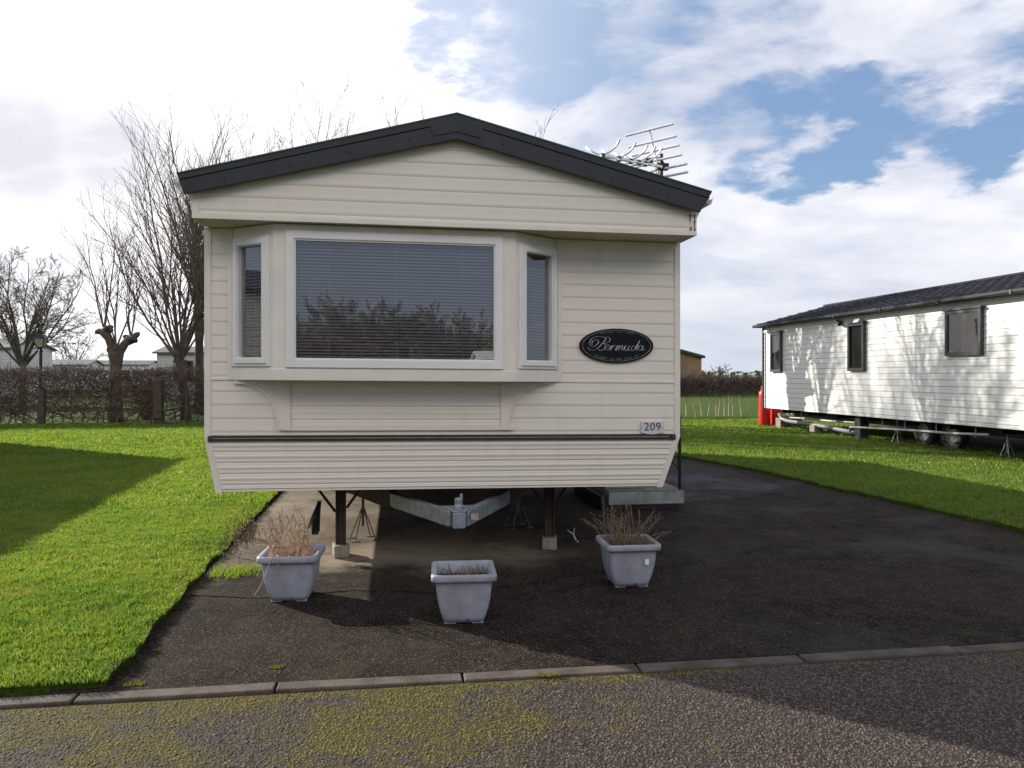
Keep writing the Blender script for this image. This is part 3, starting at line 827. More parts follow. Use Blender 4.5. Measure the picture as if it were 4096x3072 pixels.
# number plate
q = onY(2609, 1711, YF - .02); qx, qz = q.x, q.z; w2, h2 = .094, .050
mb = MB(); poly = [(qx - w2, qz + h2), (qx + w2, qz + h2), (qx + w2, qz - h2 * .75), (qx + w2 * .5, qz - h2 * 1.0), (qx, qz - h2 * 1.08), (qx - w2 * .5, qz - h2), (qx - w2, qz - h2 * .75)]
mb.prism([(x, YF - .022, z) for x, z in poly[::-1]], (0, .012, 0)); nb = mb.build('number_plate', m_numbg, R, bevel=.002)
mb = MB()
for ch, dx in (('2', -.048), ('0', 0), ('9', .048)): put(mb, ch, qx + dx, qz - .022, .092, 0, YF - .0215)
mb.box(qx - .092, qx - .078, YF - .0235, YF - .0215, qz - .005, qz - .001); mb.box(qx + .078, qx + .092, YF - .0235, YF - .0215, qz - .005, qz - .001)
mb.build('numerals', m_ink, nb)

# door and windows on the long sides
mb = MB(); mb.box(XR + .002, XR + .03, 8.6, 9.35, .74, 2.62)
dr = mb.build('door', m_upvc, R, bevel=.006)
mb = MB(); mb.box(XR + .031, XR + .06, 8.68, 8.71, 1.6, 1.75); mb.build('door_handle', m_black, dr)
Xs = lambda x, y0, s_: Matrix(((0, -s_, 0, x), (s_, 0, 0, y0), (0, 0, 1, 0), (0, 0, 0, 1)))
for (y0, y1, z0, z1) in ((6.6, 7.9, 1.5, 2.5), (10.2, 11.1, 1.6, 2.4), (13.2, 14.2, 1.6, 2.4)):
    window(R, Xs(XR + .0, 0, 1), y0, y1, z0, z1, (m_upvc,), .05, deep=.03, proud=.03)
for (y0, y1, z0, z1) in ((6.6, 7.9, 1.5, 2.5), (9.4, 10.2, 1.6, 2.4), (12.2, 13.2, 1.6, 2.4)):
    window(R, Xs(XL, 0, -1), -y1, -y0, z0, z1, (m_upvc,), .05, deep=.03, proud=.03)

# tow frame ------------------------------------------------------------
tip = Vector((.445, 5.66, .43))
mb = MB()
gl_, gr_ = Vector((-.06, 6.62, .445)), Vector((.95, 6.62, .445))
mb.bar(gl_, tip + Vector((-.045, .03, 0)), .06, .115); mb.bar(gr_, tip + Vector((.045, .03, 0)), .06, .115)
tw = mb.build('tow_frame', m_galv, R, bevel=.008)
mb = MB(); mb.box(tip.x - .045, tip.x + .045, tip.y - .045, tip.y + .05, tip.z - .058, tip.z + .056)
mb.prism([(tip.x - .14, tip.y + .22, tip.z + .0585), (tip.x - .05, tip.y - .03, tip.z + .0585), (tip.x + .05, tip.y - .03, tip.z + .0585), (tip.x + .14, tip.y + .22, tip.z + .0585)], (0, 0, .008))
mb.lathe([(.036, 0), (.036, .03), (.030, .035), (.030, .075), (.022, .085), (.0, .087)], (tip.x, tip.y + .03, tip.z + .067), 16)
mb.tube([(tip.x + .02, tip.y + .03, tip.z + .13), (tip.x + .02, tip.y + .03, tip.z + .18)], .012, 8)
mb.build('hitch_head', m_galv, tw, bevel=.004)
mb = MB(); mb.box(tip.x + .09, tip.x + .145, tip.y + .02, tip.y + .026, tip.z - .01, tip.z + .035)
mb.xf = None; mb.build('paper_label', M('faded_label', (.45, .34, .24), .8, .2, 20), tw)
# dark A beams behind the galvanised ones
mb = MB(); mb.bar((-.45, 7.45, .47), gl_ + Vector((.03, -.06, 0)), .07, .15); mb.bar((1.30, 7.45, .47), gr_ + Vector((-.03, -.06, 0)), .07, .15)
mb.box(-.5, 1.35, 7.45, 7.5, .44, .6)
mb.build('drawbar_beam', m_rust, R)
# legs
for i, (lx, ly) in enumerate(((-.45, 6.50), (1.285, 6.54))):
    mb = MB()
    for xx in (lx - .034, lx + .034): mb.box(xx - .006, xx + .006, ly - .035, ly + .035, .105, ZB + .03)
    mb.box(lx - .028, lx + .028, ly - .006, ly + .006, .105, ZB + .03)
    lg = mb.build('leg', m_rust, R)
    mb = MB(); mb.tube([(lx - .20, ly - .02, .585), (lx - .04, ly - .03, .37)], .012, 6); mb.tube([(lx + .18, ly - .02, .585), (lx + .05, ly - .03, .40)], .012, 6)
    mb.build('brace', m_rust, lg)
    r = random.Random(i); mb = MB()
    mb.box(-.062, .062, -.09, .09, 0, .10)
    o = mb.build('concrete_block', m_conc, bevel=.012); o.location = (lx, ly, .004); o.rotation_euler.z = r.uniform(-.25, .25)
    tag(o, ['sunlit concrete block under the left front leg of the cream caravan', 'shaded concrete block under the right front leg of the cream caravan'][i], 'concrete block', 'blocks under the front legs')
# rag hanging on the left brace
mb = MB(); r = random.Random(3); base = Vector((-.60, 6.45, .43))
for k in range(26):
    t = k / 25; a = r.uniform(-.5, .5)
    p = base + Vector((-.015 + .02 * a, r.uniform(-.02, .02), .03)); q = base + Vector((-.10 * abs(a) * 1.6 - .02 + .06 * a, r.uniform(-.03, .03), -.17 - r.uniform(0, .07)))
    mb.bar(p, q, .03, .004)
tag(mb.build('hanging_rag', m_foil, org=base), 'torn black cloth tied to the brace beside the left front leg', 'cloth')
# tripod stands
m_dgalv = M('dull_galvanised', (.17, .15, .13), .6, .3, 20)
def stand(name, label, cx, cy, h, mat, grp):
    root = empty(name, (cx, cy, .004), label, 'axle stand', grp)
    mb = MB(); mb.tube([(cx, cy, .12), (cx, cy, h)], .012, 8); mb.box(cx - .03, cx + .03, cy - .03, cy + .03, h, h + .012); mb.build('post', mat, root)
    for k in range(4):
        a = math.pi / 4 + k * math.pi / 2 + .3
        mb = MB(); e = Vector((cx + .13 * math.cos(a), cy + .13 * math.sin(a), .006)); mb.tube([(cx, cy, h * .72), e], .0055, 6); mb.box(e.x - .03, e.x + .03, e.y - .03, e.y + .03, .004, .010); mb.build('leg', mat, root)
    return root
stand('axle_stand', 'thin steel tripod stand in sunlight behind the left front leg', -.30, 7.15, .43, m_dgalv, 'tripod stands under the cream caravan')
stand('axle_stand', 'thin steel tripod stand in shadow behind the right front leg', 1.16, 7.5, .43, m_dgalv, 'tripod stands under the cream caravan')
# wheels of our caravan
def wheel(parent, c, rad=.30, w=.17, ax='x'):
    c = Vector(c); mb = MB(); n = 28
    prof = [(rad * .62, -w / 2), (rad * .93, -w / 2), (rad, -w / 2 + .03), (rad, w / 2 - .03), (rad * .93, w / 2), (rad * .62, w / 2)]
    def add(prof, m_):
        vs = []
        for r_, z in prof:
            for j in range(n):
                a = 2 * math.pi * j / n; vs.append(c + Vector((z, r_ * math.cos(a), r_ * math.sin(a))))
        k = len(prof)
        m_.add(vs, [(i * n + j, i * n + (j + 1) % n, (i + 1) * n + (j + 1) % n, (i + 1) * n + j) for i in range(k - 1) for j in range(n)])
    add(prof + prof[:1], mb)
    wh = mb.build('wheel', m_tyre, parent, smooth=True)
    mb = MB(); add([(.001, -w * .22), (rad * .2, -w * .25), (rad * .25, -w * .1), (rad * .5, -w * .1), (rad * .6, -w * .42), (rad * .66, -w * .42), (rad * .60, 0), (.001, 0)], mb)
    mb.build('rim', m_hub, wh)
    return wh
for x in (-.95, 1.75):
    for y in (10.6, 11.35): wheel(R, (x, y, .305))
# steps and hand rail beside the caravan door --------------------------
SR = empty('door_steps', (2.7, 8.3, 0), 'mossy grey concrete steps beside the right wall of the cream caravan', 'steps')
mb = MB(); mb.box(2.20, 3.06, 8.28, 9.6, .006, .150); mb.build('step_gap_shade', m_black, SR)  # black block painted as the shadow in the gap under the step
mstep = M('blue_grey_step', (.30, .33, .34), .85, .2, 6, 40, .002, c2=(.20, .22, .20))
mtop = M('mossy_step_top', (.16, .16, .10), .9, .3, 8, 40, .002)
mb = MB(); mb.box(2.28, 3.14, 8.26, 9.62, .06, .198); mb.build('lower_step', mstep, SR, bevel=.01)
mb = MB(); mb.box(2.285, 3.135, 8.265, 9.6, .1985, .206); mb.build('step_tread', mtop, SR, bevel=.003)
mb = MB(); mb.box(2.30, 2.78, 8.5, 9.5, .2065, .40); mb.build('upper_step', mstep, SR, bevel=.01)
mb = MB(); mb.box(2.30, 2.79, 8.49, 9.5, .4005, .41); mb.build('step_tread', mtop, SR)
HR = empty('handrail', (3.03, 8.32, .206), 'black steel handrail post standing on the steps at the right corner of the cream caravan', 'handrail')
mb = MB(); mb.tube([(3.11, 8.33, .206), (3.11, 8.33, 1.03)], .019, 8); mb.build('post', m_black, HR)
mb = MB(); mb.tube([(3.115, 8.32, 1.0), (3.07, 8.34, 1.10), (2.98, 8.4, 1.24), (2.4, 8.55, 1.58)], .023, 8); mb.build('rail', m_black, HR)
mb = MB(); mb.tube([(3.11, 8.33, .42), (3.05, 8.35, .50), (3.01, 8.38, .66), (3.0, 8.40, 1.2)], .012, 8); mb.build('brace', m_black, HR)
mb = MB(); mb.tube([(2.42, 8.5, .41), (2.42, 8.52, 1.56)], .016, 8); mb.build('post', m_black, HR)

# ================================================================= TV AERIAL
AE = empty('tv_aerial', (2.36, 6.8, 2.4), 'silver television aerial with curved elements on a mast above the right roof edge', 'aerial')
mb = MB(); mb.tube([(2.345, 6.85, 2.35), (2.345, 6.85, 3.32)], .016, 8); mb.build('mast', m_black, AE)
for z in (2.45, 2.62):
    mb = MB(); mb.box(2.26, 2.35, 6.83, 6.87, z, z + .04); mb.build('bracket', m_black, AE)
TT = 7.07
def cam(px, py, t):  # point at camera depth t
    d = ray(px, py); return Vector((d.x * t, d.y * t, H + d.z * t))
def z3(x, y, t): return cam(2200 + x / 3.16, 450 + y / 3.16, t)
# reflector
t0 = 7.1
mb = MB(); mb.tube([z3(1255, 200, t0), z3(1305, 430, t0), z3(1365, 650, t0), z3(1375, 830, t0)], .010, 6); mb.build('reflector_post', m_alu, AE)
e = (Vector((.62, -.78, 0))).normalized()
for (xm, ym) in ((1250, 222), (1290, 372), (1322, 485), (1355, 602), (1420, 715), (1430, 815)):
    p = z3(xm, ym, t0); mb = MB(); mb.tube([p - e * .26, p - e * .25, p + e * .25, p + e * .26], [.003, .0115, .0115, .003], 8); mb.build('reflector_rod', m_alu, AE)
mb = MB(); B0 = z3(1470, 695, t0 + .02); B1 = z3(640, 545, t0 - .55); mb.bar(B0, B1, .016, .022); mb.build('boom', m_alu, AE)
for (k) in (.0, .23, .41, .53, .63):
    p = B1 + (B0 - B1) * (.03 + k); bd = (B1 - B0).normalized()
    up = Vector((0, 0, 1))
    for sgn in (1, -1):
        arc = []
        for j in range(8):
            s_ = j / 7
            arc.append(p + e * (.02 + .15 * s_) * 1.0 + up * sgn * (.012 + (.095 if sgn > 0 else .05) * s_ ** 1.2) - bd * (.03 * math.sin(s_ * 3)))
        mb = MB(); mb.tube(arc, .0085, 6); mb.build('element', m_alu, AE)
        arc = [p - (q - p - up * (q - p).dot(up) * 1) + up * (q - p).dot(up) for q in arc]
        mb = MB(); mb.tube(arc, .0085, 6); mb.build('element', m_alu, AE)
    mb = MB(); mb.box(p.x - .018, p.x + .018, p.y - .014, p.y + .014, p.z - .024, p.z + .02); mb.build('clip', m_black, AE)
mb = MB(); c_ = z3(1250, 612, t0 - .1); mb.box(c_.x - .04, c_.x + .03, c_.y - .03, c_.y + .03, c_.z - .03, c_.z + .02); mb.build('balun_box', m_black, AE, bevel=.008)
mb = MB(); c_ = z3(1410, 690, t0); mb.box(c_.x - .05, c_.x + .06, c_.y - .03, c_.y + .03, c_.z - .025, c_.z + .03); mb.bar(c_ + Vector((0, 0, -.1)), c_ + Vector((0, 0, .12)), .02, .03, up=(0, 1, 0)); mb.build('clamp', m_black, AE)
mb = MB(); mb.tube([z3(1250, 600, t0 - .1), z3(1290, 572, t0), z3(1400, 570, t0), z3(1440, 640, t0), z3(1410, 690, t0)], .005, 6); mb.build('cable', m_black, AE)

# ================================================================= POTS
def rrect(hx, hy, r, n=6):
    out = []
    for cx, cy, a0 in ((hx - r, hy - r, 0), (-hx + r, hy - r, 90), (-hx + r, -hy + r, 180), (hx - r, -hy + r, 270)):
        for i in range(n + 1):
            a = math.radians(a0 + 90 * i / n); out.append((cx + r * math.cos(a), cy + r * math.sin(a)))
    return out
def loft(mb, levels, capb=True):   # levels: list of (hx, hy, r, z)
    n = None; vs = []
    for hx, hy, r, z in levels:
        ring = rrect(hx, hy, r); n = len(ring); vs += [(x, y, z) for x, y in ring]
    fs = [(i * n + j, i * n + (j + 1) % n, (i + 1) * n + (j + 1) % n, (i + 1) * n + j) for i in range(len(levels) - 1) for j in range(n)]
    if capb: fs.append(tuple(range(n))[::-1])
    mb.add(vs, fs)
def pot(loc, rz, label, soilz, hf=1.0):
    root = empty('plant_pot', (0, 0, 0), label, 'plant pot', 'pale grey plastic pots in front of the caravan')
    mb = MB()
    o = []
    for (z, h) in ((0, .118), (.03, .128), (.08, .143), (.14, .155), (.20, .162), (.248, .166), (.252, .168), (.256, .1685)):
        o.append((h, h, .028, z * hf + .008))
    o += [(.178, .178, .03, .262 * hf), (.190, .190, .034, .266 * hf), (.1935, .1935, .036, .275 * hf), (.1935, .1935, .036, .298 * hf), (.190, .190, .035, .306 * hf), (.180, .180, .032, .308 * hf),
          (.166, .166, .026, .305 * hf), (.160, .160, .024, .298 * hf), (.158, .158, .022, .24 * hf), (.150, .150, .02, .14 * hf), (.14, .14, .02, .09 * hf)]
    loft(mb, o)
    mb.build('shell', m_pot, root, smooth=True)
    mb = MB()
    for sx in (-1, 1):
        for sy in (-1, 1): mb.box(min(sx * .115, sx * .045), max(sx * .115, sx * .045), min(sy * .115, sy * .045), max(sy * .115, sy * .045), .0, .012)
    mb.build('foot', m_pot, root, bevel=.004)
    mb = MB(); loft(mb, [(.150, .150, .02, soilz - .01), (.152, .152, .02, soilz)], False); n = 28
    r = random.Random(2); vs = [(x, y, soilz) for x, y in rrect(.152, .152, .02)]
    mb.add(vs + [(0, 0, soilz + .012)], [(i, (i + 1) % n, n) for i in range(n)])
    mb.build('soil', m_soil, root)
    mb = MB(); mb.tube([(.02, -.131, .028), (.02, -.136, .028)], .006, 8); mb.build('drain_hole', m_dark, root)
    root.location = loc; root.rotation_euler.z = rz
    return root
def stems(loc, rz, n, soilz, hgt, spread, seed, label, mat, arch=0, stub=120):
    root = empty('dry_plant', (0, 0, 0), label, 'dead plant')
    r = random.Random(seed)
    mb = MB(); mt = MB()
    for i in range(n):
        x, y = r.uniform(-.13, .13), r.uniform(-.13, .13)
        an = math.atan2(y, x) + r.gauss(0, .8); ln = hgt * r.uniform(.4, 1.0); sp = spread * r.uniform(.1, 1.0)
        d = Vector((math.cos(an) * sp, math.sin(an) * sp, 1)).normalized(); p = Vector((x, y, soilz)); pts = [p.copy()]
        k = 7
        for j in range(k):
            d = (d + Vector((r.gauss(0, .12), r.gauss(0, .12), -arch * (j / k)))).normalized(); p = p + d * ln / k; pts.append(p.copy())
            if j > 1 and r.random() < .75:
                dd = (d + Vector((r.gauss(0, .7), r.gauss(0, .7), r.uniform(-.1, .5)))).normalized(); q = p + dd * ln * r.uniform(.10, .28); m_ = (p + q) / 2 + Vector((r.gauss(0, .006), r.gauss(0, .006), .006))
                mt.tube([p, m_, q], [.0016, .0013, .0008], 3)
                if r.random() < .5: mt.tube([m_, m_ + (dd + Vector((r.gauss(0, .6), r.gauss(0, .6), .2))) * ln * .07], [.0012, .0008], 3)
                if r.random() < .4: mt.lathe([(.0, -.004), (.004, 0), (.0, .005)], q, 4)
        mb.tube(pts, [.0034 - .0019 * j / k for j in range(k + 1)], 4)
    for i in range(stub):
        x, y = r.uniform(-.145, .145), r.uniform(-.145, .145); p = Vector((x, y, soilz)); q = p + Vector((r.gauss(0, .02), r.gauss(0, .02), r.uniform(.025, .085)))
        mb.tube([p, q], [.0032, .002], 4)
    a = mb.build('stem', mat[0], root); b = mt.build('twig', mat[1], root)
    root.location = loc; root.rotation_euler.z = rz; return root
p1 = (-.687, 5.36, .001); p2 = (.40, 4.745, .001); p3 = (1.62, 5.37, .001)
pot(p1, math.radians(-3.5), 'pale grey square pot full of dry brown stems, left of the three pots', .262)
pot(p2, math.radians(-3), 'pale grey square pot almost empty of plants, nearest of the three pots', .232, .99)
pot(p3, math.radians(-2), 'pale grey square pot of arching dry stems with white sticker, rightmost of three', .262)
stems(p1, 0, 46, .262, .34, .55, 4, 'dead straw coloured stems standing in the left pot', (m_twig, m_twigd), .05, 190)
stems(p2, 0, 26, .232, .07, .8, 6, 'small tuft of dead stems inside the nearly empty pot', (m_twigd, m_twigd), 0, 40)
stems(p3, 0, 52, .262, .34, 1.0, 7, 'dead brown stems spreading sideways from the right pot', (m_twigd, m_twigd), .12, 190)
# trailing stem over the left pot
mb = MB(); q = Vector(p1); r = random.Random(8)
mb.tube([q + Vector(v) for v in ((-.09, -.10, .30), (-.10, -.17, .325), (-.11, -.20, .29), (-.14, -.215, .20), (-.17, -.20, .13), (-.21, -.19, .07))], [.003, .003, .003, .0025, .002, .0015], 5)
mb.tube([q + Vector(v) for v in ((-.09, -.12, .31), (-.06, -.197, .315), (-.062, -.200, .25))], [.003, .0025, .0015], 5)
tag(mb.build('trailing_stem', M('pale_dead_stem', (.46, .38, .30), .8, .2, 20), org=q), 'pale dead stem trailing over the front rim of the left pot', 'dead stem')
mb = MB(); s_ = Vector(p3) + Vector((.086, -.1665, .185)); mb.box(s_.x - .014, s_.x + .014, s_.y - .004, s_.y - .001, s_.z - .02, s_.z + .02)
tag(mb.build('sticker', m_upvc, org=s_), 'small white sticker on the front of the right pot', 'sticker')
# white forked twig on the ground
mb = MB(); b_ = onG(2303, 2160, .02)
mb.tube([b_, b_ + Vector((-.02, .0, .05)), b_ + Vector((-.07, .02, .085))], [.008, .006, .003], 5); mb.tube([b_ + Vector((-.02, 0, .05)), b_ + Vector((-.01, 0, .11))], [.006, .003], 5)
mb.tube([b_ + Vector((.01, 0, -.01)), b_ + Vector((.02, 0, -.02))], [.008, .008], 5)
tag(mb.build('forked_twig', M('bleached_wood', (.6, .6, .58), .7, .1, 20), org=b_), 'bleached forked twig standing on the dark ground between right leg and right pot', 'twig')
# weeds at the lawn edge by the pad
mb = MB(); r = random.Random(9)
for k in range(90):
    p = Vector((-1.33 + r.gauss(0, .07), 7.1 + r.gauss(0, .35), .0)); h = r.uniform(.06, .28)
    d = Vector((r.gauss(0, .3), r.gauss(0, .3), 1)).normalized(); mb.tube([p, p + d * h * .5, p + d * h + Vector((r.gauss(0, .02), 0, 0))], [.0022, .0018, .001], 3)
    for j in range(4):
        q = p + d * h * r.uniform(.4, 1); w = r.uniform(.006, .014); mb.add([q, q + Vector((w, r.gauss(0, .005), w * .6)), q + Vector((w * .4, r.gauss(0, .006), w * 1.5))], [(0, 1, 2)])
tag(mb.build('dry_weeds', m_twigd, org=(-1.33, 7.1, 0)), 'dry brown weeds along the lawn edge behind the left pot', 'weeds')
mb = MB()
for k in range(260):
    p = Vector((-1.22 + abs(r.gauss(0, .10)) , 6.05 + r.gauss(0, .07), .0)); h = r.uniform(.02, .06); a = r.uniform(0, 6.28); w = .004
    mb.add([p + Vector((-w, 0, 0)), p + Vector((w, 0, 0)), p + Vector((r.gauss(.01, .02), r.gauss(0, .02), h))], [(0, 1, 2)])
for k in range(160):
    p = Vector((-1.36 + r.random() * .2, 6.05 + r.gauss(0, .09), .0)); h = r.uniform(.02, .07); w = .004
    mb.add([p + Vector((-w, 0, 0)), p + Vector((w, 0, 0)), p + Vector((r.gauss(.01, .02), r.gauss(0, .02), h))], [(0, 1, 2)])
tag(mb.build('grass_tongue', m_blade), 'tongue of grass creeping over the drive beside the left pot', 'grass', kind='stuff')

# ================================================================= WHITE NEIGHBOUR
NX, NY0, NY1 = 10.2, 9.0, None
e0 = onX(3058, 1631, NX); NY1 = e0.y; NZB = e0.z; NZT = onX(3058, 1306, NX).z
NW = 3.9
NB = empty('white_caravan', (NX, NY1, 0), 'long white static caravan with dark tiled roof, shadowed by bare trees, on the right', 'caravan')
mb = MB(); siding(mb, lambda z: NY0, lambda z: NY1, NZB, NZT + .03, lambda u, z, o: (NX - o, u, z), pitch=.125, d=.016)
mb.v = [v for v in mb.v]; mb.build('side_wall', m_white, NB)
mb = MB(); siding(mb, lambda z: NX, lambda z: NX + NW, NZB, NZT, lambda u, z, o: (u, NY0 - o, z), pitch=.125)
siding(mb, lambda z: NX, lambda z: NX + NW, NZB, NZT, lambda u, z, o: (u, NY1 + o, z), pitch=.125)
NR = (NX + NW / 2, NZT + .60)
for y in (NY0, NY1 - .01): mb.prism([(NX, y, NZT - .01), (NX + NW, y, NZT - .01), (NR[0], y, NR[1] - .05)], (0, .01, 0))
mb.build('end_wall', m_white, NB)
mb = MB(); siding(mb, lambda z: NY0, lambda z: NY1, NZB, NZT, lambda u, z, o: (NX + NW + o, u, z), pitch=.125); mb.build('side_wall', m_white, NB)
mb = MB(); mb.box(NX - .02, NX + .04, NY1 - .005, NY1 + .05, NZB, NZT + .02); mb.build('corner_trim', m_grey, NB)
mb = MB(); mb.box(NX + .05, NX + NW - .05, NY0 + .05, NY1 - .05, NZB - .02, NZB + .02); mb.build('floor', m_dark, NB)
mb = MB()
for x in (NX + .75, NX + NW - .75): mb.box(x - .03, x + .03, NY0 - .2, NY1 - .3, NZB - .22, NZB - .021)
for k in range(9): y = NY0 + .6 + k * 1.3; mb.box(NX + .2, NX + NW - .2, y, y + .04, NZB - .12, NZB - .022)
mb.build('chassis', m_black, NB)
# tiled roof
EX0, EX1 = NX - .20, NX + NW + .20; RZ0 = NZT + .04
mt_ = M('anthracite_tile', (.010, .011, .019), .6, .2, 6, spec=.12)
mb = MB()
RY0_, RY1_ = NY0 - .25, NY1 + .25
for A in ((EX0, RZ0), (EX1, RZ0)):
    nrow = 7
    for k in range(nrow):
        a = lerp2(A, NR, k / nrow); b = lerp2(A, NR, (k + 1) / nrow)
        n = int((RY1_ - RY0_) / .30 * 8); vs = []; fs = []
        for i in range(n + 1):
            y = RY0_ + (RY1_ - RY0_) * i / n; wv = .035 * (.5 + .5 * math.cos(y * 2 * math.pi / .30)) ** 1.6
            vs += [(a[0], y, a[1] + wv - .03), (a[0], y, a[1] + wv), (b[0], y, b[1] + wv - .03)]
        for i in range(n): q = 3 * i; fs += [(q, q + 1, q + 4, q + 3), (q + 1, q + 2, q + 5, q + 4)]
        mb.add(vs, fs)
mb.prism([(EX0 + .02, RY0_, RZ0 - .04), (NR[0], RY0_, NR[1] - .06), (EX1 - .02, RY0_, RZ0 - .04), (EX1 - .02, RY0_, RZ0 - .07), (EX0 + .02, RY0_, RZ0 - .07)], (0, RY1_ - RY0_, 0))
mb.tube([(NR[0], RY0_, NR[1] + .01), (NR[0], RY1_, NR[1] + .01)], .05, 8)
rf = mb.build('roof', mt_, NB)
mb = MB(); x = EX0 - .03; z = RZ0 - .03
mb.prism([(x + a, RY0_ + .05, z + b) for a, b in ((.05, .02), (.05, -.035), (.025, -.045), (-.02, -.045), (-.04, -.02), (-.045, .022), (-.036, .022), (-.036, -.015))], (0, RY1_ - RY0_ - .1, 0))
gt = mb.build('gutter', M('grey_gutter', (.030, .032, .036), .5, .1, 5), NB)
mb = MB()
for k in range(7): y = NY0 + .7 + k * 1.75; mb.box(x - .052, x + .04, y, y + .04, z - .052, z + .024)
mb.build('gutter_bracket', m_grey, gt)
mb = MB(); mb.tube([(NX - .06, NY1 - .04, NZT), (NX - .06, NY1 - .04, NZB - .05)], .03, 8); mb.build('downpipe', m_grey, NB)
Xn = Matrix(((0, 1, 0, NX - .075), (-1, 0, 0, 0), (0, 0, 1, 0), (0, 0, 0, 1)))
m_nb = M('brown_blind', (.09, .055, .03), .6, .1, 4)
for i, (xa, ya, xb, yb) in enumerate(((3091, 1328, 3132, 1488), (3402, 1291, 3466, 1484), (3795, 1237, 3938, 1422))):
    A = onX(xa, ya, NX); B = onX(xb, yb, NX)
    zt_, zb_ = (onX((xa + xb) / 2, ya, NX).z, onX((xa + xb) / 2, yb, NX).z)
    w = window(NB, Xn, -A.y, -B.y, zb_, zt_, (m_grey,), .055, bl=False, gl=m_glassd, proud=.01, deep=.072)
    # dark room behind, and curtain or blind
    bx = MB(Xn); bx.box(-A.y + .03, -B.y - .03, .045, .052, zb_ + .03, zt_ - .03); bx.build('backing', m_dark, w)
    if i == 2:
        sb = MB(Xn); blind(sb, -A.y + .45 * (A.y - B.y), -B.y - .06, zb_ + .07, zt_ - .06, .028); sb.build('blind', m_nb, w)
    hd = MB(Xn); hd.box(-A.y - .03, -B.y + .03, -.035, .06, zt_ - .005, zt_ + .03); hd.build('drip_cap', m_grey, w)
# small fittings
def hood(px, py, s_=.09):
    p = onX(px, py, NX - .012); mb = MB(); mb.prism([(p.x, p.y - s_, p.z - s_), (p.x, p.y - s_, p.z + s_), (p.x - s_ * 1.2, p.y - s_, p.z - s_)], (0, 2 * s_, 0)); mb.build('vent_hood', m_upvc, NB)
hood(3440, 1272, .10); hood(3073, 1316, .09)
p = onX(3362, 1290, NX - .012); mb = MB(); mb.tube([p, p + Vector((-.06, 0, 0))], .04, 10); mb.tube([p + Vector((-.06, .05, .03)), p + Vector((-.10, -.14, -.05))], .05, 10); mb.build('wall_lamp', m_black, NB)
# wheels, pipes, piers
for px, py in ((3690, 1781), (3802, 1798)):
    g_ = onG(px, py, .01); wheel(NB, (NX + .60, g_.y if False else onX(px, 1700, NX + .5).y, .31), .30, .19)
def stand2(px, py, label):
    d = ray(px, 1503); X_ = NX + .35; y = X_ * d.y / d.x
    return stand('axle_stand', label, X_, y, NZB - .06, m_galv, 'tripod stands under the white caravan')
stand2(4030, 1831, 'bright steel tripod stand under the near end of the white caravan')
stand2(3590, 1770, 'dim steel tripod stand under the middle of the white caravan, left of its wheels')
pth = lambda l, X_: [onX(px, py, X_) for px, py in l]
mb = MB(); mb.tube(pth([(3118, 1655), (3128, 1675), (3150, 1684), (3215, 1693), (3290, 1705), (3405, 1728), (3430, 1730)], NX + .18), .055, 10); mb.build('waste_pipe', m_pipe, NB, smooth=True)
mb = MB(); mb.tube(pth([(3400, 1728), (3400, 1708), (3460, 1711), (3560, 1716), (3690, 1724), (3800, 1733), (3955, 1739)], NX + .12), .026, 8); mb.build('water_pipe', m_pipew, NB, smooth=True)
mb = MB(); mb.tube(pth([(3160, 1670), (3220, 1674), (3320, 1684), (3420, 1690)], NX + .3), .022, 8); mb.build('water_pipe', m_pipew, NB)
for k, px in enumerate((3530, 3620, 3745, 3903, 3205)):
    a = onX(px, 1690 + k * 6, NX + .15); mb = MB(); mb.tube([(a.x, a.y, NZB), (a.x, a.y, NZB - .22)], .01, 6); mb.build('pipe_hanger', m_pipew, NB)
def pier(name, px, w, hh, mat, label, cat='concrete block', X_=None):
    d = ray(px, 1503); X_ = X_ or NX + .3; y = X_ * d.y / d.x
    mb = MB(); mb.box(-w, w, -w, w, 0, hh); o = mb.build(name, mat, bevel=.01); o.location = (X_, y, .035 if X_ < 10.32 else .012); tag(o, label, cat, 'supports under the white caravan'); return o
pier('concrete_block', 3131, .14, .30, m_conc, 'grey concrete block beside the red gas bottles')
pier('concrete_block', 3170, .18, .33, M('pink_block', (.5, .36, .3), .9, .2, 8), 'pinkish block under the far end of the white caravan', X_=NX + .9)
pier('concrete_block', 3265, .12, .22, m_conc, 'small dark block below the grey waste pipe of the white caravan', X_=NX + .2)
pier('support_pier', 3447, .11, NZB - .05, m_grey, 'black square pier where the white pipe starts under the white caravan', 'pier', NX + .25)
sheet('caravan_pad', [(NX + .12, 8.5), (NX + 4.2, 8.5), (NX + 4.2, 20.4), (NX + .12, 20.4)], .039, m_concf)
# gas bottles
def bottle(x, y, label):
    root = empty('gas_bottle', (x, y, .039), label, 'gas bottle', 'red gas bottles behind the white caravan')
    mb = MB(); mb.lathe([(.12, 0), (.155, .02), (.16, .08), (.16, .86), (.15, .95), (.12, 1.01), (.04, 1.03), (.04, 1.05)], (x, y, .039), 24); mb.build('tank', m_red, root, smooth=True)
    mb = MB(); mb.lathe([(.10, 1.0), (.10, 1.13), (.092, 1.13), (.092, 1.0)], (x, y, .039), 16); mb.build('collar', m_red, root)
pr = ray(3066, 1503); yb_ = NY1 + .42; bottle(pr.x / pr.y * yb_ - .06, yb_, 'red gas bottle showing its full height at the far corner of the white caravan')
pr = ray(3100, 1503); bottle(pr.x / pr.y * (yb_ + .05) + .04, yb_ + .05, 'red gas bottle seen only below the floor of the white caravan')

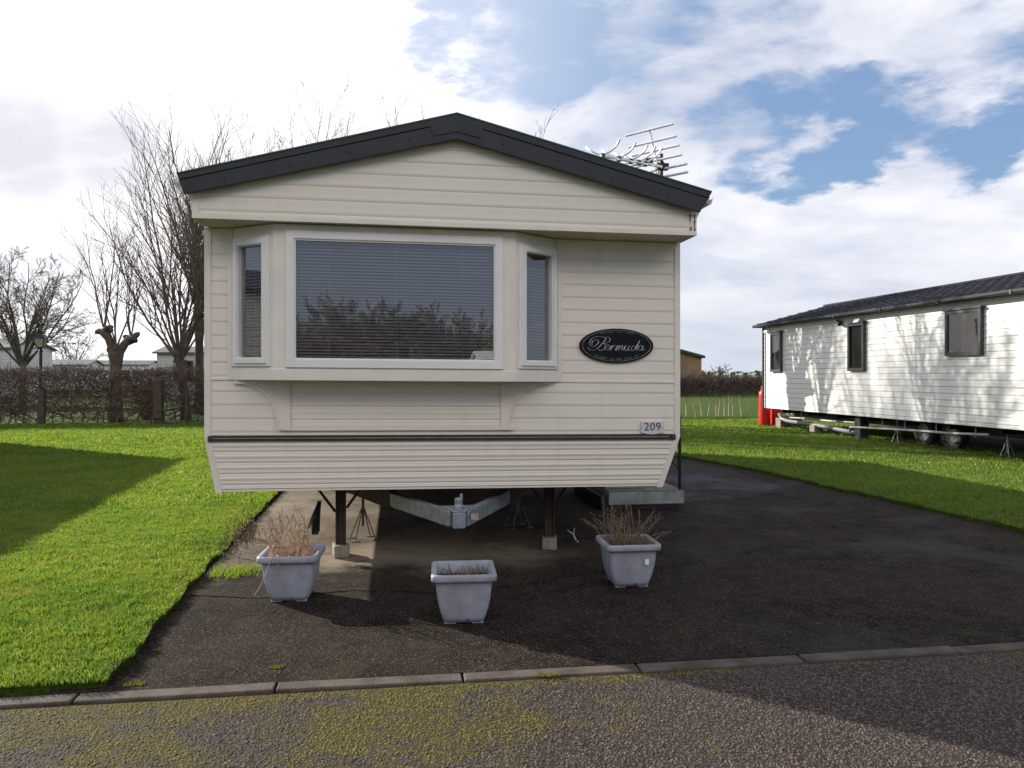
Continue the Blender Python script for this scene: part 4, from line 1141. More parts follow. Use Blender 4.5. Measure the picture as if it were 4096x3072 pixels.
# ================================================================= TREES
def twigs(mb, p, d, Ln, r0, lvl, r, rmin, upw, ang, nch, seg=4):
    pts = [p.copy()]; rad = [r0]; q = p.copy(); dd = d.copy(); k = seg
    for j in range(k):
        dd = (dd + Vector((r.gauss(0, .10), r.gauss(0, .10), r.gauss(0, .05) + upw))).normalized()
        q = q + dd * (Ln / k); pts.append(q.copy()); rad.append(max(rmin * .7, r0 * (1 - .78 * (j + 1) / k)))
    mb.tube(pts, rad, 5 if r0 > .03 else 3, cap=False)
    if lvl <= 0: return
    n = nch[lvl]
    for i in range(n):
        t = .18 + .82 * (i + r.random()) / n; f = t * k; j = min(k - 1, int(f)); b = pts[j].lerp(pts[j + 1], f - j)
        ax = (pts[j + 1] - pts[j]).normalized()
        sd = ax.cross(Vector((r.gauss(0, 1), r.gauss(0, 1), r.gauss(0, 1)))).normalized()
        an = math.radians(r.uniform(*ang)); cd = (ax * math.cos(an) + sd * math.sin(an)).normalized()
        twigs(mb, b, cd, Ln * r.uniform(.28, .5) * (1.15 - .6 * t), max(rmin, rad[j] * .55), lvl - 1, r, rmin, upw * 1.3, ang, nch, 3)
def pollard(loc, h, kz, ns, seed, label, kz2=None, trr=.22, lean=(0, 0), rmin=.0062, spread=.5, nch=(0, 5, 11), mat=None, sr=(.10, .2), name='bare_tree'):
    r = random.Random(seed); root = empty(name, loc, label, 'tree', 'bare winter trees behind the caravan')
    L0 = Vector(loc); mb = MB()
    top = L0 + Vector((lean[0], lean[1], kz))
    mb.tube([L0 + Vector((0, 0, -.15)), L0 + Vector((lean[0] * .2, lean[1] * .2, kz * .3)), L0.lerp(top, .75), top, top + Vector((0, 0, .12))], [trr * 1.3, trr, trr * .92, trr * 1.35, trr * .6], 9)
    heads = [top]
    if kz2:
        for (dx, dz) in kz2:
            e = top + Vector((dx, r.gauss(0, .15), dz)); mb.tube([top - Vector((0, 0, .25)), top.lerp(e, .6), e, e + Vector((0, 0, .1))], [trr * .85, trr * .65, trr * .9, trr * .4], 8); heads.append(e)
    for hd in heads:
        for j in range(7):
            a = r.uniform(0, 6.28); e = hd + Vector((math.cos(a) * trr * 1.1, math.sin(a) * trr * 1.1, r.uniform(-.05, .2))); mb.tube([hd, e, e + (e - hd) * .3], [trr * .6, trr * .45, trr * .2], 6)
    mb.build('trunk', mat or m_barkg, root, smooth=True)
    mb = MB()
    for i in range(ns):
        hd = heads[i % len(heads)]; a = 2 * math.pi * i / ns + r.uniform(-.4, .4); sp = spread * (r.random() ** .7)
        d = Vector((math.cos(a) * sp, math.sin(a) * sp, 1)).normalized(); Ln = (h - kz) * r.uniform(.6, 1.0) * (1 - .42 * sp)
        twigs(mb, hd + d * trr * .5, d, Ln, trr * r.uniform(*sr), 2, r, rmin, .05, (18, 42), nch, 6)
    mb.build('crown', m_bark, root)
    return root
pollard((-9.35, 28, 0), 6.2, 2.35, 12, 21, 'pollarded tree with two knobbly stumps and thin upright shoots, behind the left hedge', kz2=[(-.42, .62), (.42, .36)], trr=.2, spread=.32, nch=(0, 3, 8), sr=(.11, .19))
pollard((-7.35, 29, 0), 11.4, 1.9, 20, 122, 'large bare tree fanning wide to the left from a low fork, left of the caravan', trr=.16, lean=(-.2, 0), spread=.78, rmin=.0052, nch=(0, 6, 16), sr=(.20, .36))
pollard((-7.75, 32.5, 0), 11.6, 3.7, 15, 23, 'tall bare tree with knobbly trunk top, beside the left wall of the cream caravan', trr=.17, spread=.38, nch=(0, 6, 14), sr=(.25, .4))
pollard((-4.6, 26.5, 0), 9.9, 3.3, 12, 24, 'bare tree whose thin tips show over the left roof slope, nearer the eaves', trr=.22, spread=.4)
pollard((-3.0, 26, 0), 10.9, 3.3, 10, 25, 'bare tree with the highest branches showing over the left roof slope', trr=.22, spread=.32)
pollard((.5, 24, 0), 9.55, 3.2, 9, 26, 'bare tree showing only a few twigs left of the roof peak', trr=.2, spread=.35)
pollard((3.6, 23.5, 0), 8.25, 3.3, 15, 27, 'bare tree showing only thin twigs right of the roof peak', trr=.24, spread=.35)
pollard((6.1, 22.5, 0), 7.3, 3.1, 22, 28, 'knobbly tree behind the cream caravan shadowing the far end of the white caravan', trr=.27, kz2=[(-.5, .5), (.5, .6)], spread=.45, rmin=.009, sr=(.12, .22))
pollard((4.2, 19.0, 0), 6.8, 3.0, 14, 29, 'young tree hidden behind the cream caravan, its shadow between the windows of the white caravan', trr=.15, spread=.35, rmin=.009, sr=(.15, .3))
pollard((1.4, 20.3, 0), 7.8, 3.4, 14, 30, 'slender tree behind the cream caravan shadowing the wall by the largest white caravan window', trr=.16, spread=.32, rmin=.009, sr=(.15, .3))
# spreading tree far left
def spreading(loc, h, seed, label, nb=9, rr=.3, rmin=.012, sp=.9, nch=(0, 5, 8, 9), kz=2.0, grp='bare winter trees behind the caravan', up=.02):
    r = random.Random(seed); root = empty('bare_tree', loc, label, 'tree', grp); L0 = Vector(loc); mb = MB()
    mb.tube([L0 + Vector((0, 0, -.1)), L0 + Vector((0, 0, kz * .5)), L0 + Vector((.05, 0, kz))], [rr * 1.2, rr, rr * .9], 8); mb.build('trunk', m_bark, root, smooth=True)
    mb = MB()
    for i in range(nb):
        a = 2 * math.pi * i / nb + r.uniform(-.3, .3); s_ = sp * r.uniform(.25, 1.0); d = Vector((math.cos(a) * s_, math.sin(a) * s_, .8)).normalized()
        twigs(mb, L0 + Vector((0, 0, kz * r.uniform(.85, 1.0))), d, (h - kz) * r.uniform(.8, 1.05), rr * .36, 3, r, rmin, up, (22, 55), nch, 6)
    mb.build('crown', m_bark, root); return root
spreading((-14.9, 34, 0), 6.3, 31, 'round crowned bare tree above the lamp post at the far left', nb=15, kz=2.0, rr=.145, rmin=.008, nch=(0, 6, 9, 9))
spreading((-33.5, 88, 0), 6.0, 32, 'small far bare tree above the distant caravans at left', nb=8, rr=.2, rmin=.02, nch=(0, 4, 6, 7), kz=1.0)
spreading((onY(2888, 1503, 232).x, 232, 0), 5.4, 33, 'small round far tree on the horizon between barn and white caravan', nb=7, rr=.2, rmin=.05, nch=(0, 4, 5, 5), kz=.8, grp='trees on the horizon')

# ================================================================= HEDGES
def hedge(x0, x1, y0, y1, top, label, seed, bare=.0, stems_m=.35, dens=1.0, pale=False):
    r = random.Random(seed); root = empty('hedge', (x0, y0, 0), label, 'hedge', 'bare hedges behind the lawns')
    n = int((x1 - x0) * 900 * dens); mb = MB()
    def Yat(x): return y0 + (y1 - y0) * (x - x0) / (x1 - x0)
    for i in range(n):
        x = r.uniform(x0, x1); z = bare + (top - bare) * (r.random() ** .85); y = Yat(x) + r.gauss(0, .30)
        if r.random() > (.35 + .65 * (z - bare + .15) / (top - bare)) and bare < .1 and z < .6: continue
        a = r.uniform(0, 6.28); ln = r.uniform(.12, .38); up_ = r.uniform(-.1, 1.3) if z < top - .15 else r.uniform(.3, 1.4)
        d = Vector((math.cos(a), math.sin(a) * .6, up_ + (1.5 if r.random() < .12 else 0))).normalized(); p = Vector((x, y, min(z, top - .10 + .06 * math.sin(x * 1.9) + r.gauss(0, .03))))
        mb.tube([p, p + d * ln * .5 + Vector((0, 0, r.gauss(0, .02))), p + d * ln], [.007, .006, .004], 3, cap=False)
    # laid branches
    for i in range(int((x1 - x0) * 6)):
        x = r.uniform(x0, x1); p = Vector((x, Yat(x) + r.gauss(0, .12), r.uniform(.05, .4))); q = p + Vector((r.choice((-1, 1)) * r.uniform(.8, 1.9), r.gauss(0, .1), r.uniform(.25, .8)))
        if bare < .1: mb.tube([p, p.lerp(q, .5) + Vector((0, 0, .06)), q], [.02, .016, .009], 4, cap=False)
    mb.build('twigs', m_hstem, root)
    V = []; n = int((x1 - x0) * 4600 * dens)
    X_ = rng.uniform(x0, x1, n); bl_ = .5 + .5 * np.sin(X_ * 2.3) * np.sin(X_ * .9 + 1)
    Z = bare + .05 + (top - .03 + .06 * np.sin(X_ * 1.7) - bare) * rng.random(n) ** .75; 
    Yc = y0 + (y1 - y0) * (X_ - x0) / (x1 - x0) + rng.normal(0, .32, n)
    keep = rng.random(n) < (.42 + .58 * np.clip((Z - bare) / (top - bare), 0, 1)) * (.5 + .5 * bl_)
    X_, Yc, Z = X_[keep], Yc[keep], Z[keep]; n = len(X_)
    C = np.stack([X_, Yc, Z], 1); s_ = rng.uniform(.012, .030, n)
    A = rng.normal(0, 1, (n, 3)); A /= np.linalg.norm(A, axis=1)[:, None]; B = rng.normal(0, 1, (n, 3)); B = np.cross(A, B); B /= np.linalg.norm(B, axis=1)[:, None]
    P = np.stack([C - A * s_[:, None], C - B * s_[:, None] * .6, C + A * s_[:, None], C + B * s_[:, None] * .6], 1) - np.array(WLOC[root.name])
    lf = npmesh('foliage', P.reshape(-1, 3), np.arange(4 * n).reshape(-1, 4), m_hleaf, 4); lf.parent = root
    mb = MB(); x = x0 + .1
    while x < x1:
        p = Vector((x, Yat(x) + r.gauss(0, .08), 0)); e = p + Vector((r.gauss(0, .08), 0, bare + .5)); m_ = p.lerp(e, .5) + Vector((r.gauss(0, .04), 0, 0))
        mb.tube([p, m_, e], [.026, .02, .012], 5, cap=False)
        for k in range(5):
            b = p.lerp(e, r.uniform(.3, 1)); mb.tube([b, b + Vector((r.gauss(0, .16), r.gauss(0, .1), r.uniform(.1, .3)))], [.007, .004], 3, cap=False)
        x += stems_m * r.uniform(.5, 1.5)
    mb.build('stems', m_hstemp if pale else m_hstem, root)
    return root
hedge(-17.5, -1.8, 24.8, 25.4, 1.66, 'dark brown thorny hedge behind the left lawn, dense to the ground', 41, bare=0, stems_m=.3, dens=1.25)
hedge(3.0, 14.5, 27.0, 27.2, 1.40, 'clipped brown hedge on bare pale stems between the cream and white caravans', 42, bare=.72, stems_m=.27, dens=1.2, pale=True)
pp = onY(635, 1503, 24.4); mb = MB(); mb.box(pp.x - .12, pp.x + .12, 24.25, 24.5, 0, 1.36); mb.box(pp.x - .10, pp.x + .14, 24.2, 24.25, .2, .5)
tag(mb.build('gate_post', m_post, org=(pp.x, 24.4, 0), bevel=.03), 'thick dark wooden post standing in the left hedge', 'post')
pp = onY(745, 1503, 24.5); mb = MB(); mb.tube([(pp.x, 24.5, 0), (pp.x + .03, 24.5, 1.1)], .05, 7)
tag(mb.build('fence_stake', m_post, org=(pp.x, 24.5, 0)), 'thin wooden stake in the left hedge right of the thick post', 'post')
pp = onY(165, 1503, 24.5); mb = MB(); mb.box(pp.x - .09, pp.x + .09, 24.45, 24.6, 0, 1.05)
tag(mb.build('fence_stake', m_post, org=(pp.x, 24.5, 0), bevel=.02), 'short square stake in the left hedge below the lamp post', 'post')
# copper shrub beyond
def shrub(name, c, rx, rz, n, mat, label, seed, size=.04, cat='shrub'):
    rg = np.random.default_rng(seed); root = empty(name, c, label, cat)
    D = rg.normal(0, 1, (n, 3)); D /= np.linalg.norm(D, axis=1)[:, None]; rr_ = rg.random(n) ** .45 * (1 + .25 * np.sin(D[:, 0] * 6 + D[:, 2] * 5) * np.cos(D[:, 1] * 5))
    C = D * rr_[:, None] * np.array([rx, rx, rz]) + np.array([0, 0, rz]); C = C[C[:, 2] > .02]; n = len(C)
    A = rg.normal(0, 1, (n, 3)); A /= np.linalg.norm(A, axis=1)[:, None]; B = np.cross(A, rg.normal(0, 1, (n, 3))); B /= np.linalg.norm(B, axis=1)[:, None]
    P = np.stack([C - A * size, C - B * size * .6, C + A * size, C + B * size * .6], 1)
    o = npmesh('foliage', P.reshape(-1, 3), np.arange(4 * n).reshape(-1, 4), mat, 4); o.parent = root
    mb = MB(); r = random.Random(seed)
    for k in range(9): mb.tube([(r.gauss(0, .05), r.gauss(0, .05), 0), (r.gauss(0, rx * .3), r.gauss(0, rx * .3), rz * 1.0)], [.04, .012], 5)
    s_ = mb.build('stems', m_bark); s_.parent = root
    return root
shrub('shrub', onY(595, 1503, 27.5) * Vector((1, 1, 0)) if False else Vector((onY(595, 1503, 27.5).x, 27.5, 0)), .55, .72, 2600, M('copper_leaf', (.30, .09, .04), .8, .3, 3), 'rusty orange leafed shrub behind the left hedge beside the thick post', 51)

# ================================================================= LAMP POST
lp = onY(163, 1503, 29.5)
LPn = empty('lamp_post', (lp.x, 29.5, 0), 'black lantern style lamp post in front of the round bare tree at far left', 'lamp post')
mb = MB(); mb.lathe([(.10, 0), (.10, .5), (.055, .6), (.05, 2.3), (.08, 2.33), (.05, 2.38), (.05, 2.46)], (lp.x, 29.5, 0), 12); mb.build('post', m_black, LPn)
mb = MB()
c0 = Vector((lp.x, 29.5, 0))
def sq(h, z, o=0): return [c0 + Vector((a * h, b * h, z)) for a, b in ((-1, -1), (1, -1), (1, 1), (-1, 1))]
def fr4(m_, A, B): m_.add(A + B, [(0, 1, 5, 4), (1, 2, 6, 5), (2, 3, 7, 6), (3, 0, 4, 7), (3, 2, 1, 0), (4, 5, 6, 7)])
fr4(mb, sq(.10, 2.48), sq(.17, 2.78)); mb.build('lantern_glass', m_lglass, LPn)
mb = MB(); fr4(mb, sq(.22, 2.79), sq(.08, 2.95)); fr4(mb, sq(.05, 2.951), sq(.06, 3.03)); mb.tube([c0 + Vector((0, 0, 3.03)), c0 + Vector((0, 0, 3.14))], [.03, .008], 6)
fr4(mb, sq(.11, 2.44), sq(.11, 2.475))
for a, b in ((-1, -1), (1, -1), (1, 1), (-1, 1)): mb.bar(c0 + Vector((a * .105, b * .105, 2.476)), c0 + Vector((a * .175, b * .175, 2.79)), .022, .022)
mb.build('lantern_frame', m_black, LPn)

# ================================================================= FAR CARAVANS
def home(loc, rz, Ln, W, hw, rise, label, wall, roofm, wins, name='holiday_caravan', grp='caravans in the distance', zb=.5, chim=False):
    root = empty(name, (0, 0, 0), label, 'caravan', grp)
    mb = MB()
    for (f, xl, xr) in ((lambda u, z, o: (u, -W / 2 - o, z), -Ln / 2, Ln / 2), (lambda u, z, o: (u, W / 2 + o, z), -Ln / 2, Ln / 2), (lambda u, z, o: (-Ln / 2 - o, u, z), -W / 2, W / 2), (lambda u, z, o: (Ln / 2 + o, u, z), -W / 2, W / 2)):
        siding(mb, lambda z: xl, lambda z: xr, zb, hw, f, pitch=.15, d=.02)
    for x in (-Ln / 2, Ln / 2 - .02): mb.prism([(x, -W / 2, hw - .01), (x, W / 2, hw - .01), (x, 0, hw + rise - .05)], (.02, 0, 0))
    mb.box(-Ln / 2 + .05, Ln / 2 - .05, -W / 2 + .05, W / 2 - .05, zb - .1, zb + .02)
    mb.build('wall', wall, root)
    mb = MB(); o = .18
    for s_ in (-1, 1):
        a = Vector((0, s_ * (W / 2 + o), hw)); b = Vector((0, 0, hw + rise)); h_ = Vector((Ln / 2 + o, 0, 0))
        n_ = Vector((0, 0, -.07))
        mb.add([a - h_, a + h_, b + h_, b - h_, a - h_ + n_, a + h_ + n_, b + h_ + n_, b - h_ + n_], [(0, 1, 2, 3), (7, 6, 5, 4), (0, 4, 5, 1), (1, 5, 6, 2), (2, 6, 7, 3), (3, 7, 4, 0)])
    mb.build('roof', roofm, root)
    for (x, z0, w, h_) in wins:
        mb = MB(); mb.ring(x - w / 2, x + w / 2, z0, z0 + h_, .07, -W / 2 - .05, -W / 2 - .005); wn = mb.build('window', m_grey, root)
        mb = MB(); mb.box(x - w / 2 + .06, x + w / 2 - .06, -W / 2 - .03, -W / 2 - .022, z0 + .06, z0 + h_ - .06); mb.build('pane', m_plate, wn)
    mb = MB()
    for x in (-Ln * .3, 0, Ln * .3): mb.box(x - .2, x + .2, -W / 2 + .2, W / 2 - .2, 0, zb - .1)
    mb.build('pier', m_conc, root)
    root.location = loc; root.rotation_euler.z = rz; return root
Xr = lambda px, Y: onY(px, 1503, Y).x
W4 = 3.7
home((Xr(95, 42) - 5.0, 43.5, 0), math.radians(-6), 10, W4, 2.85, .55, 'white clad caravan with dark windows cut by the left picture edge', m_sage, m_roofg, ((3.3, 1.2, .5, 1.3), (4.3, 1.2, .4, 1.3), (1, 1.2, .9, 1.2)))
home(((Xr(95, 62) + Xr(262, 62)) / 2, 64, 0), math.radians(3), 5.4, W4, 2.3, .4, 'small pale caravan right behind the lamp post', m_farw, m_roofg, ((-.6, 1.1, .7, 1.2), (1.2, 1.2, .5, .9)))
home(((Xr(255, 80) + Xr(520, 80)) / 2, 82, 0), 0, 9.2, W4, 2.55, .45, 'long pale caravan in the distance behind the pollarded tree', m_farw, m_roofg, ((-3.6, 1.0, .9, 1.0), (-1.0, 1.0, 1.4, 1.0), (2.5, 1.0, .9, 1.0)))
home(((Xr(520, 95) + Xr(610, 95)) / 2, 97, 0), 0, 3.6, W4, 2.3, .5, 'tiny pale caravan in the distance right of the pollarded tree', m_farw, m_roofg, ((0, 1.0, .9, 1.0),))
home((Xr(620, 40) + 5.2, 41.5, 0), 0, 10, W4, 2.6, .35, 'blue grey caravan behind the two big bare trees', m_sage, m_roofg, ((-3.8, 1.2, .9, 1.0), (-1, 1.2, 1, 1)))
# caravan on the left, out of the picture, casting the shadow over the lawn
lc = home((0, 0, 0), 0, 13.6, 3.8, 2.83, .55, 'cream caravan left of the picture casting the broad shadow on the left lawn', m_side, mt_, ((-4, 1.3, 1.2, 1.1), (-1, 1.3, .9, 1.1), (2, 1.3, .9, 1.1), (5, 1.3, 1.2, 1.1)), grp='caravans beside the cream caravan')
ang = math.atan2(18.67 - 10.9, -8.70 + 8.21)
c_e = Vector((-8.72, 18.62, 0)); dv = Vector((math.cos(ang), math.sin(ang), 0)); nv = Vector((-dv.y, dv.x, 0))
lc.location = c_e - dv * 6.98 + nv * (1.9 + .18); lc.rotation_euler.z = ang

# barn, far huts
bx0, bx1 = Xr(2640, 60), Xr(2806, 60)
BN = empty('barn', (bx1, 60, 0), 'brown boarded barn with green roof edge just right of the cream caravan', 'barn')
zl, zr_ = onY(2718, 1403, 60).z, onY(2806, 1427, 60).z
xm = Xr(2718, 60); slp = (zr_ - zl) / (bx1 - xm)
mb = MB(); x0_ = bx1 - 11; mb.prism([(bx1, 60, 0), (x0_, 60, 0), (x0_, 60, zr_), ((x0_ + bx1) / 2, 60, zr_ - slp * 5.5), (bx1, 60, zr_)], (0, 16, 0)); mb.build('wall', m_barn, BN)
mb = MB(); pk = ((x0_ + bx1) / 2, zr_ - slp * 5.5)
for s_, xe in ((1, bx1 + .2), (-1, x0_ - .2)):
    mb.prism([(pk[0], 59.7, pk[1] + .13), (xe, 59.7, zr_ + slp * .2 + .13), (xe, 59.7, zr_ - .12), (pk[0], 59.7, pk[1] - .06)], (0, 16.6, 0))
mb.build('roof', M('green_barn_roof', (.03, .07, .05), .6, .1, 2), BN)
m_hut = M('green_hut_roof', (.02, .10, .05), .6, .15, 2)
h0 = None
for i, px in enumerate((2882, 2930, 2980, 3031)):
    x = Xr(px, 200); root = empty('far_hut', (x, 200, 0), ['first', 'second', 'third', 'last'][i] + ' green roofed hut from the left in the row on the horizon', 'hut', 'green roofed huts on the horizon')
    mb = MB(); mb.box(x - .65, x + .65, 200, 202, 0, 1.6); mb.build('wall', m_farw, root)
    mb = MB(); mb.prism([(x - .8, 199.8, 1.58), (x + .8, 199.8, 1.58), (x + .55, 199.8, 2.32), (x - .55, 199.8, 2.32)], (0, 2.4, 0)); mb.build('roof', m_hut, root)
home((Xr(2985, 206), 207, 0), 0, 16, 4, 1.75, .35, 'long low white building behind the green roofed huts on the horizon', m_farw, M('pale_far_roof', (.5, .52, .54), .6, .1, 2), ())
# distant tree line, one mass
def treeline(y, x0, x1, h, label, seed, sz=.7, dens=5):
    rg = np.random.default_rng(seed); n = int((x1 - x0) * dens)
    X_ = rg.uniform(x0, x1, n); hh = h * (.55 + .45 * (np.sin(X_ * .11 + seed) * np.sin(X_ * .043) * .5 + .5) + .12 * np.sin(X_ * .7))
    C = np.stack([X_, rg.normal(y, 3, n), hh * rg.random(n) ** .7], 1)
    A = rg.normal(0, 1, (n, 3)); A /= np.linalg.norm(A, axis=1)[:, None]; B = np.cross(A, rg.normal(0, 1, (n, 3))); B /= np.linalg.norm(B, axis=1)[:, None]
    P = np.stack([C - A * sz, C - B * sz * .6, C + A * sz, C + B * sz * .6], 1)
    o = npmesh('distant_trees', P.reshape(-1, 3), np.arange(4 * n).reshape(-1, 4), M('far_wood', (.07, .065, .05), .9, .3, .2), 4)
    tag(o, label, 'trees', kind='stuff')
treeline(320, -260, 420, 3.6, 'low grey brown tree line along the horizon', 3, .7, 22)

# ================================================================= BEHIND THE CAMERA (mirrored in the window)
def mx(px, D): # position seen in the mirror of plane Y=BY at depth D from the mirrored camera
    d = ray(px, 1503); return d.x / d.y * D
YM = 2 * BY
mirt = 'trees across the road mirrored in the bay window'
kinds = ((1180, 62, 5.9, 'mirrored'), (1330, 58, 6.2, ''), (1420, 60, 7.4, ''), (1530, 60, 6.6, ''), (1650, 62, 6.8, ''), (1740, 60, 6.6, ''), (1850, 62, 6.3, ''), (1240, 66, 5.8, ''), (1930, 68, 5.2, ''))
names = ['leftmost in the bay window reflection', 'with twin tops in the bay window reflection', 'tallest in the bay window reflection', 'just right of the tallest in the reflection', 'in the middle of the bay window reflection', 'right of the middle in the bay window reflection', 'near the right side of the reflection', 'faint and low behind the leftmost in the reflection', 'low and far at the right of the reflection']
t_src = None
for i, (px, D, h_, _) in enumerate(kinds):
    loc = (mx(px, D), YM - D, -.04)
    if t_src is None or i in (2, 4):
        root = spreading(loc, h_, 60 + i, 'bare tree across the road, ' + names[i], nb=13, rr=.26, rmin=.022, sp=1.0, nch=(0, 7, 9, 10), kz=1.6, grp=mirt, up=.05)
        if t_src is None: t_src = root
    else:
        root = copy_tree(t_src); root.location = loc; root.rotation_euler.z = i * 1.3; root.scale = (1, 1, h_ / kinds[0][2]); root['label'] = 'bare tree across the road, ' + names[i]
m_cop = M('copper_beech_leaf', (.085, .036, .028), .8, .4, 2)
for i, (a, b, D, h_, s_) in enumerate(((1120, 1600, 30, 2.75, 61),)):
    xa, xb = mx(a, D) - 2, mx(b, D); n = 26000; rg = np.random.default_rng(s_)
    root = empty('hedge', ((xa + xb) / 2, YM - D, -.04), 'tall copper brown beech hedge across the road, mirrored low in the bay window', 'hedge')
    X_ = rg.uniform(xa, xb, n); C = np.stack([X_, rg.normal(YM - D, .35, n), (h_ + .12 * np.sin(X_ * 1.9) + .07 * np.sin(X_ * 5.3) - .5 * np.clip((X_ - xb + .8), 0, 9)) * rg.random(n) ** .8], 1)
    A = rg.normal(0, 1, (n, 3)); A /= np.linalg.norm(A, axis=1)[:, None]; B = np.cross(A, rg.normal(0, 1, (n, 3))); B /= np.linalg.norm(B, axis=1)[:, None]
    P = np.stack([C - A * .05, C - B * .035, C + A * .05, C + B * .035], 1) - np.array(WLOC[root.name])
    o = npmesh('foliage', P.reshape(-1, 3), np.arange(4 * n).reshape(-1, 4), m_cop, 4); o.parent = root
home((mx(1985, 33) + 3.6, YM - 33 - 2, 0), math.radians(180), 8.4, 3.6, 2.25, .35, 'cream caravan across the road, mirrored at the lower right of the bay window', m_side, M('pale_roof', (.6, .6, .58), .6, .1, 2), ((-2.6, 1.0, 1.6, 1.0), (1, 1.0, 1, 1.0), (3.3, 1.1, .7, .9)), grp='caravans across the road')
shrub('shrub', Vector((mx(1960, 42) + .6, YM - 42, -.04)), 1.6, 1.7, 9000, M('green_shrub_leaf', (.12, .16, .02), .8, .3, 3), 'green bush across the road, mirrored above the small caravan in the bay window', 62, .07)

# ================================================================= SUN, SKY, CAMERA
sun_h = Vector((-.751, .661, 0)).normalized(); EL = math.radians(21.8)
sd = Vector((sun_h.x * math.cos(EL), sun_h.y * math.cos(EL), math.sin(EL)))
ld = bpy.data.lights.new('sun', 'SUN'); ld.energy = 5.0; ld.angle = math.radians(.53); ld.color = (1.0, .94, .84)
lo = bpy.data.objects.new('sun', ld); col.objects.link(lo); lo.rotation_euler = sd.to_track_quat('Z', 'Y').to_euler(); lo.location = (-30, 25, 25)

w = bpy.data.worlds.new('World'); scene.world = w; w.use_nodes = True
nt = w.node_tree; nt.nodes.clear()
out = N(nt, 'ShaderNodeOutputWorld'); bg = N(nt, 'ShaderNodeBackground'); bg.inputs[1].default_value = .076
sky = N(nt, 'ShaderNodeTexSky'); sky.sky_type = 'NISHITA'; sky.sun_disc = False; sky.sun_elevation = EL; sky.sun_rotation = math.atan2(sd.x, sd.y) % (2 * math.pi)
sky.altitude = 0; sky.air_density = 1.0; sky.dust_density = .6; sky.ozone_density = 1.6
tc = N(nt, 'ShaderNodeTexCoord'); dirv = tc.outputs['Generated']
sp = N(nt, 'ShaderNodeSeparateXYZ'); L(nt, dirv, sp.inputs[0])
def dot(v):
    n = N(nt, 'ShaderNodeVectorMath'); n.operation = 'DOT_PRODUCT'; L(nt, dirv, n.inputs[0]); n.inputs[1].default_value = v; return n.outputs['Value']
def dpx(px, py):
    v = ray(px, py).normalized(); return (v.x, v.y, v.z)
zc_ = mth(nt, 'ADD', mth(nt, 'MAXIMUM', sp.outputs[2], 0.0), .16)
cx = mth(nt, 'DIVIDE', sp.outputs[0], zc_); cy = mth(nt, 'DIVIDE', sp.outputs[1], zc_)
cb = N(nt, 'ShaderNodeCombineXYZ'); L(nt, cx, cb.inputs[0]); L(nt, cy, cb.inputs[1])
n1 = mth(nt, 'ADD', mth(nt, 'MULTIPLY', noise(nt, cb.outputs[0], 1.15, 9, .58, .35), .62), mth(nt, 'MULTIPLY', noise(nt, cb.outputs[0], 3.6, 7, .6, .3), .38))
mp2 = N(nt, 'ShaderNodeMapping'); mp2.inputs['Location'].default_value = (5.3, 2.1, 3.7); mp2.inputs['Scale'].default_value = (1, 1.6, 1); L(nt, cb.outputs[0], mp2.inputs[0])
n2 = noise(nt, mp2.outputs[0], .75, 7, .55, .2)
n3 = N(nt, 'ShaderNodeMapping'); n3.inputs['Scale'].default_value = (1, 1, 2.6); L(nt, dirv, n3.inputs[0])
n4 = noise(nt, n3.outputs[0], 3.4, 10, .60, .25)       # rounded cloud lumps
n5 = noise(nt, n3.outputs[0], 11, 6, .6, .2)
nn = mth(nt, 'ADD', mth(nt, 'MULTIPLY', n1, .45), mth(nt, 'ADD', mth(nt, 'MULTIPLY', n4, .40), mth(nt, 'MULTIPLY', n5, .15)))
cov = mth(nt, 'ADD', nn, .172)
wn = N(nt, 'ShaderNodeTexNoise'); wn.inputs['Scale'].default_value = 4.5; wn.inputs['Detail'].default_value = 6; wn.inputs['Roughness'].default_value = .6
L(nt, n3.outputs[0], wn.inputs['Vector'])
w1 = N(nt, 'ShaderNodeVectorMath'); w1.operation = 'MULTIPLY_ADD'; L(nt, wn.outputs['Color'], w1.inputs[0]); w1.inputs[1].default_value = (.34, .34, .34); w1.inputs[2].default_value = (-.17, -.17, -.17)
w2 = N(nt, 'ShaderNodeVectorMath'); w2.operation = 'ADD'; L(nt, w1.outputs[0], w2.inputs[0]); L(nt, dirv, w2.inputs[1])
w3 = N(nt, 'ShaderNodeVectorMath'); w3.operation = 'NORMALIZE'; L(nt, w2.outputs[0], w3.inputs[0])
def wdot(v):
    n = N(nt, 'ShaderNodeVectorMath'); n.operation = 'DOT_PRODUCT'; L(nt, w3.outputs[0], n.inputs[0]); n.inputs[1].default_value = v; return n.outputs['Value']
def blob(px, py, r0, r1, amt):
    global cov
    f = ramp(nt, wdot(dpx(px, py)), (math.cos(math.radians(r1)), math.cos(math.radians(r0)), 0, amt)); cov = mth(nt, 'ADD', cov, f)
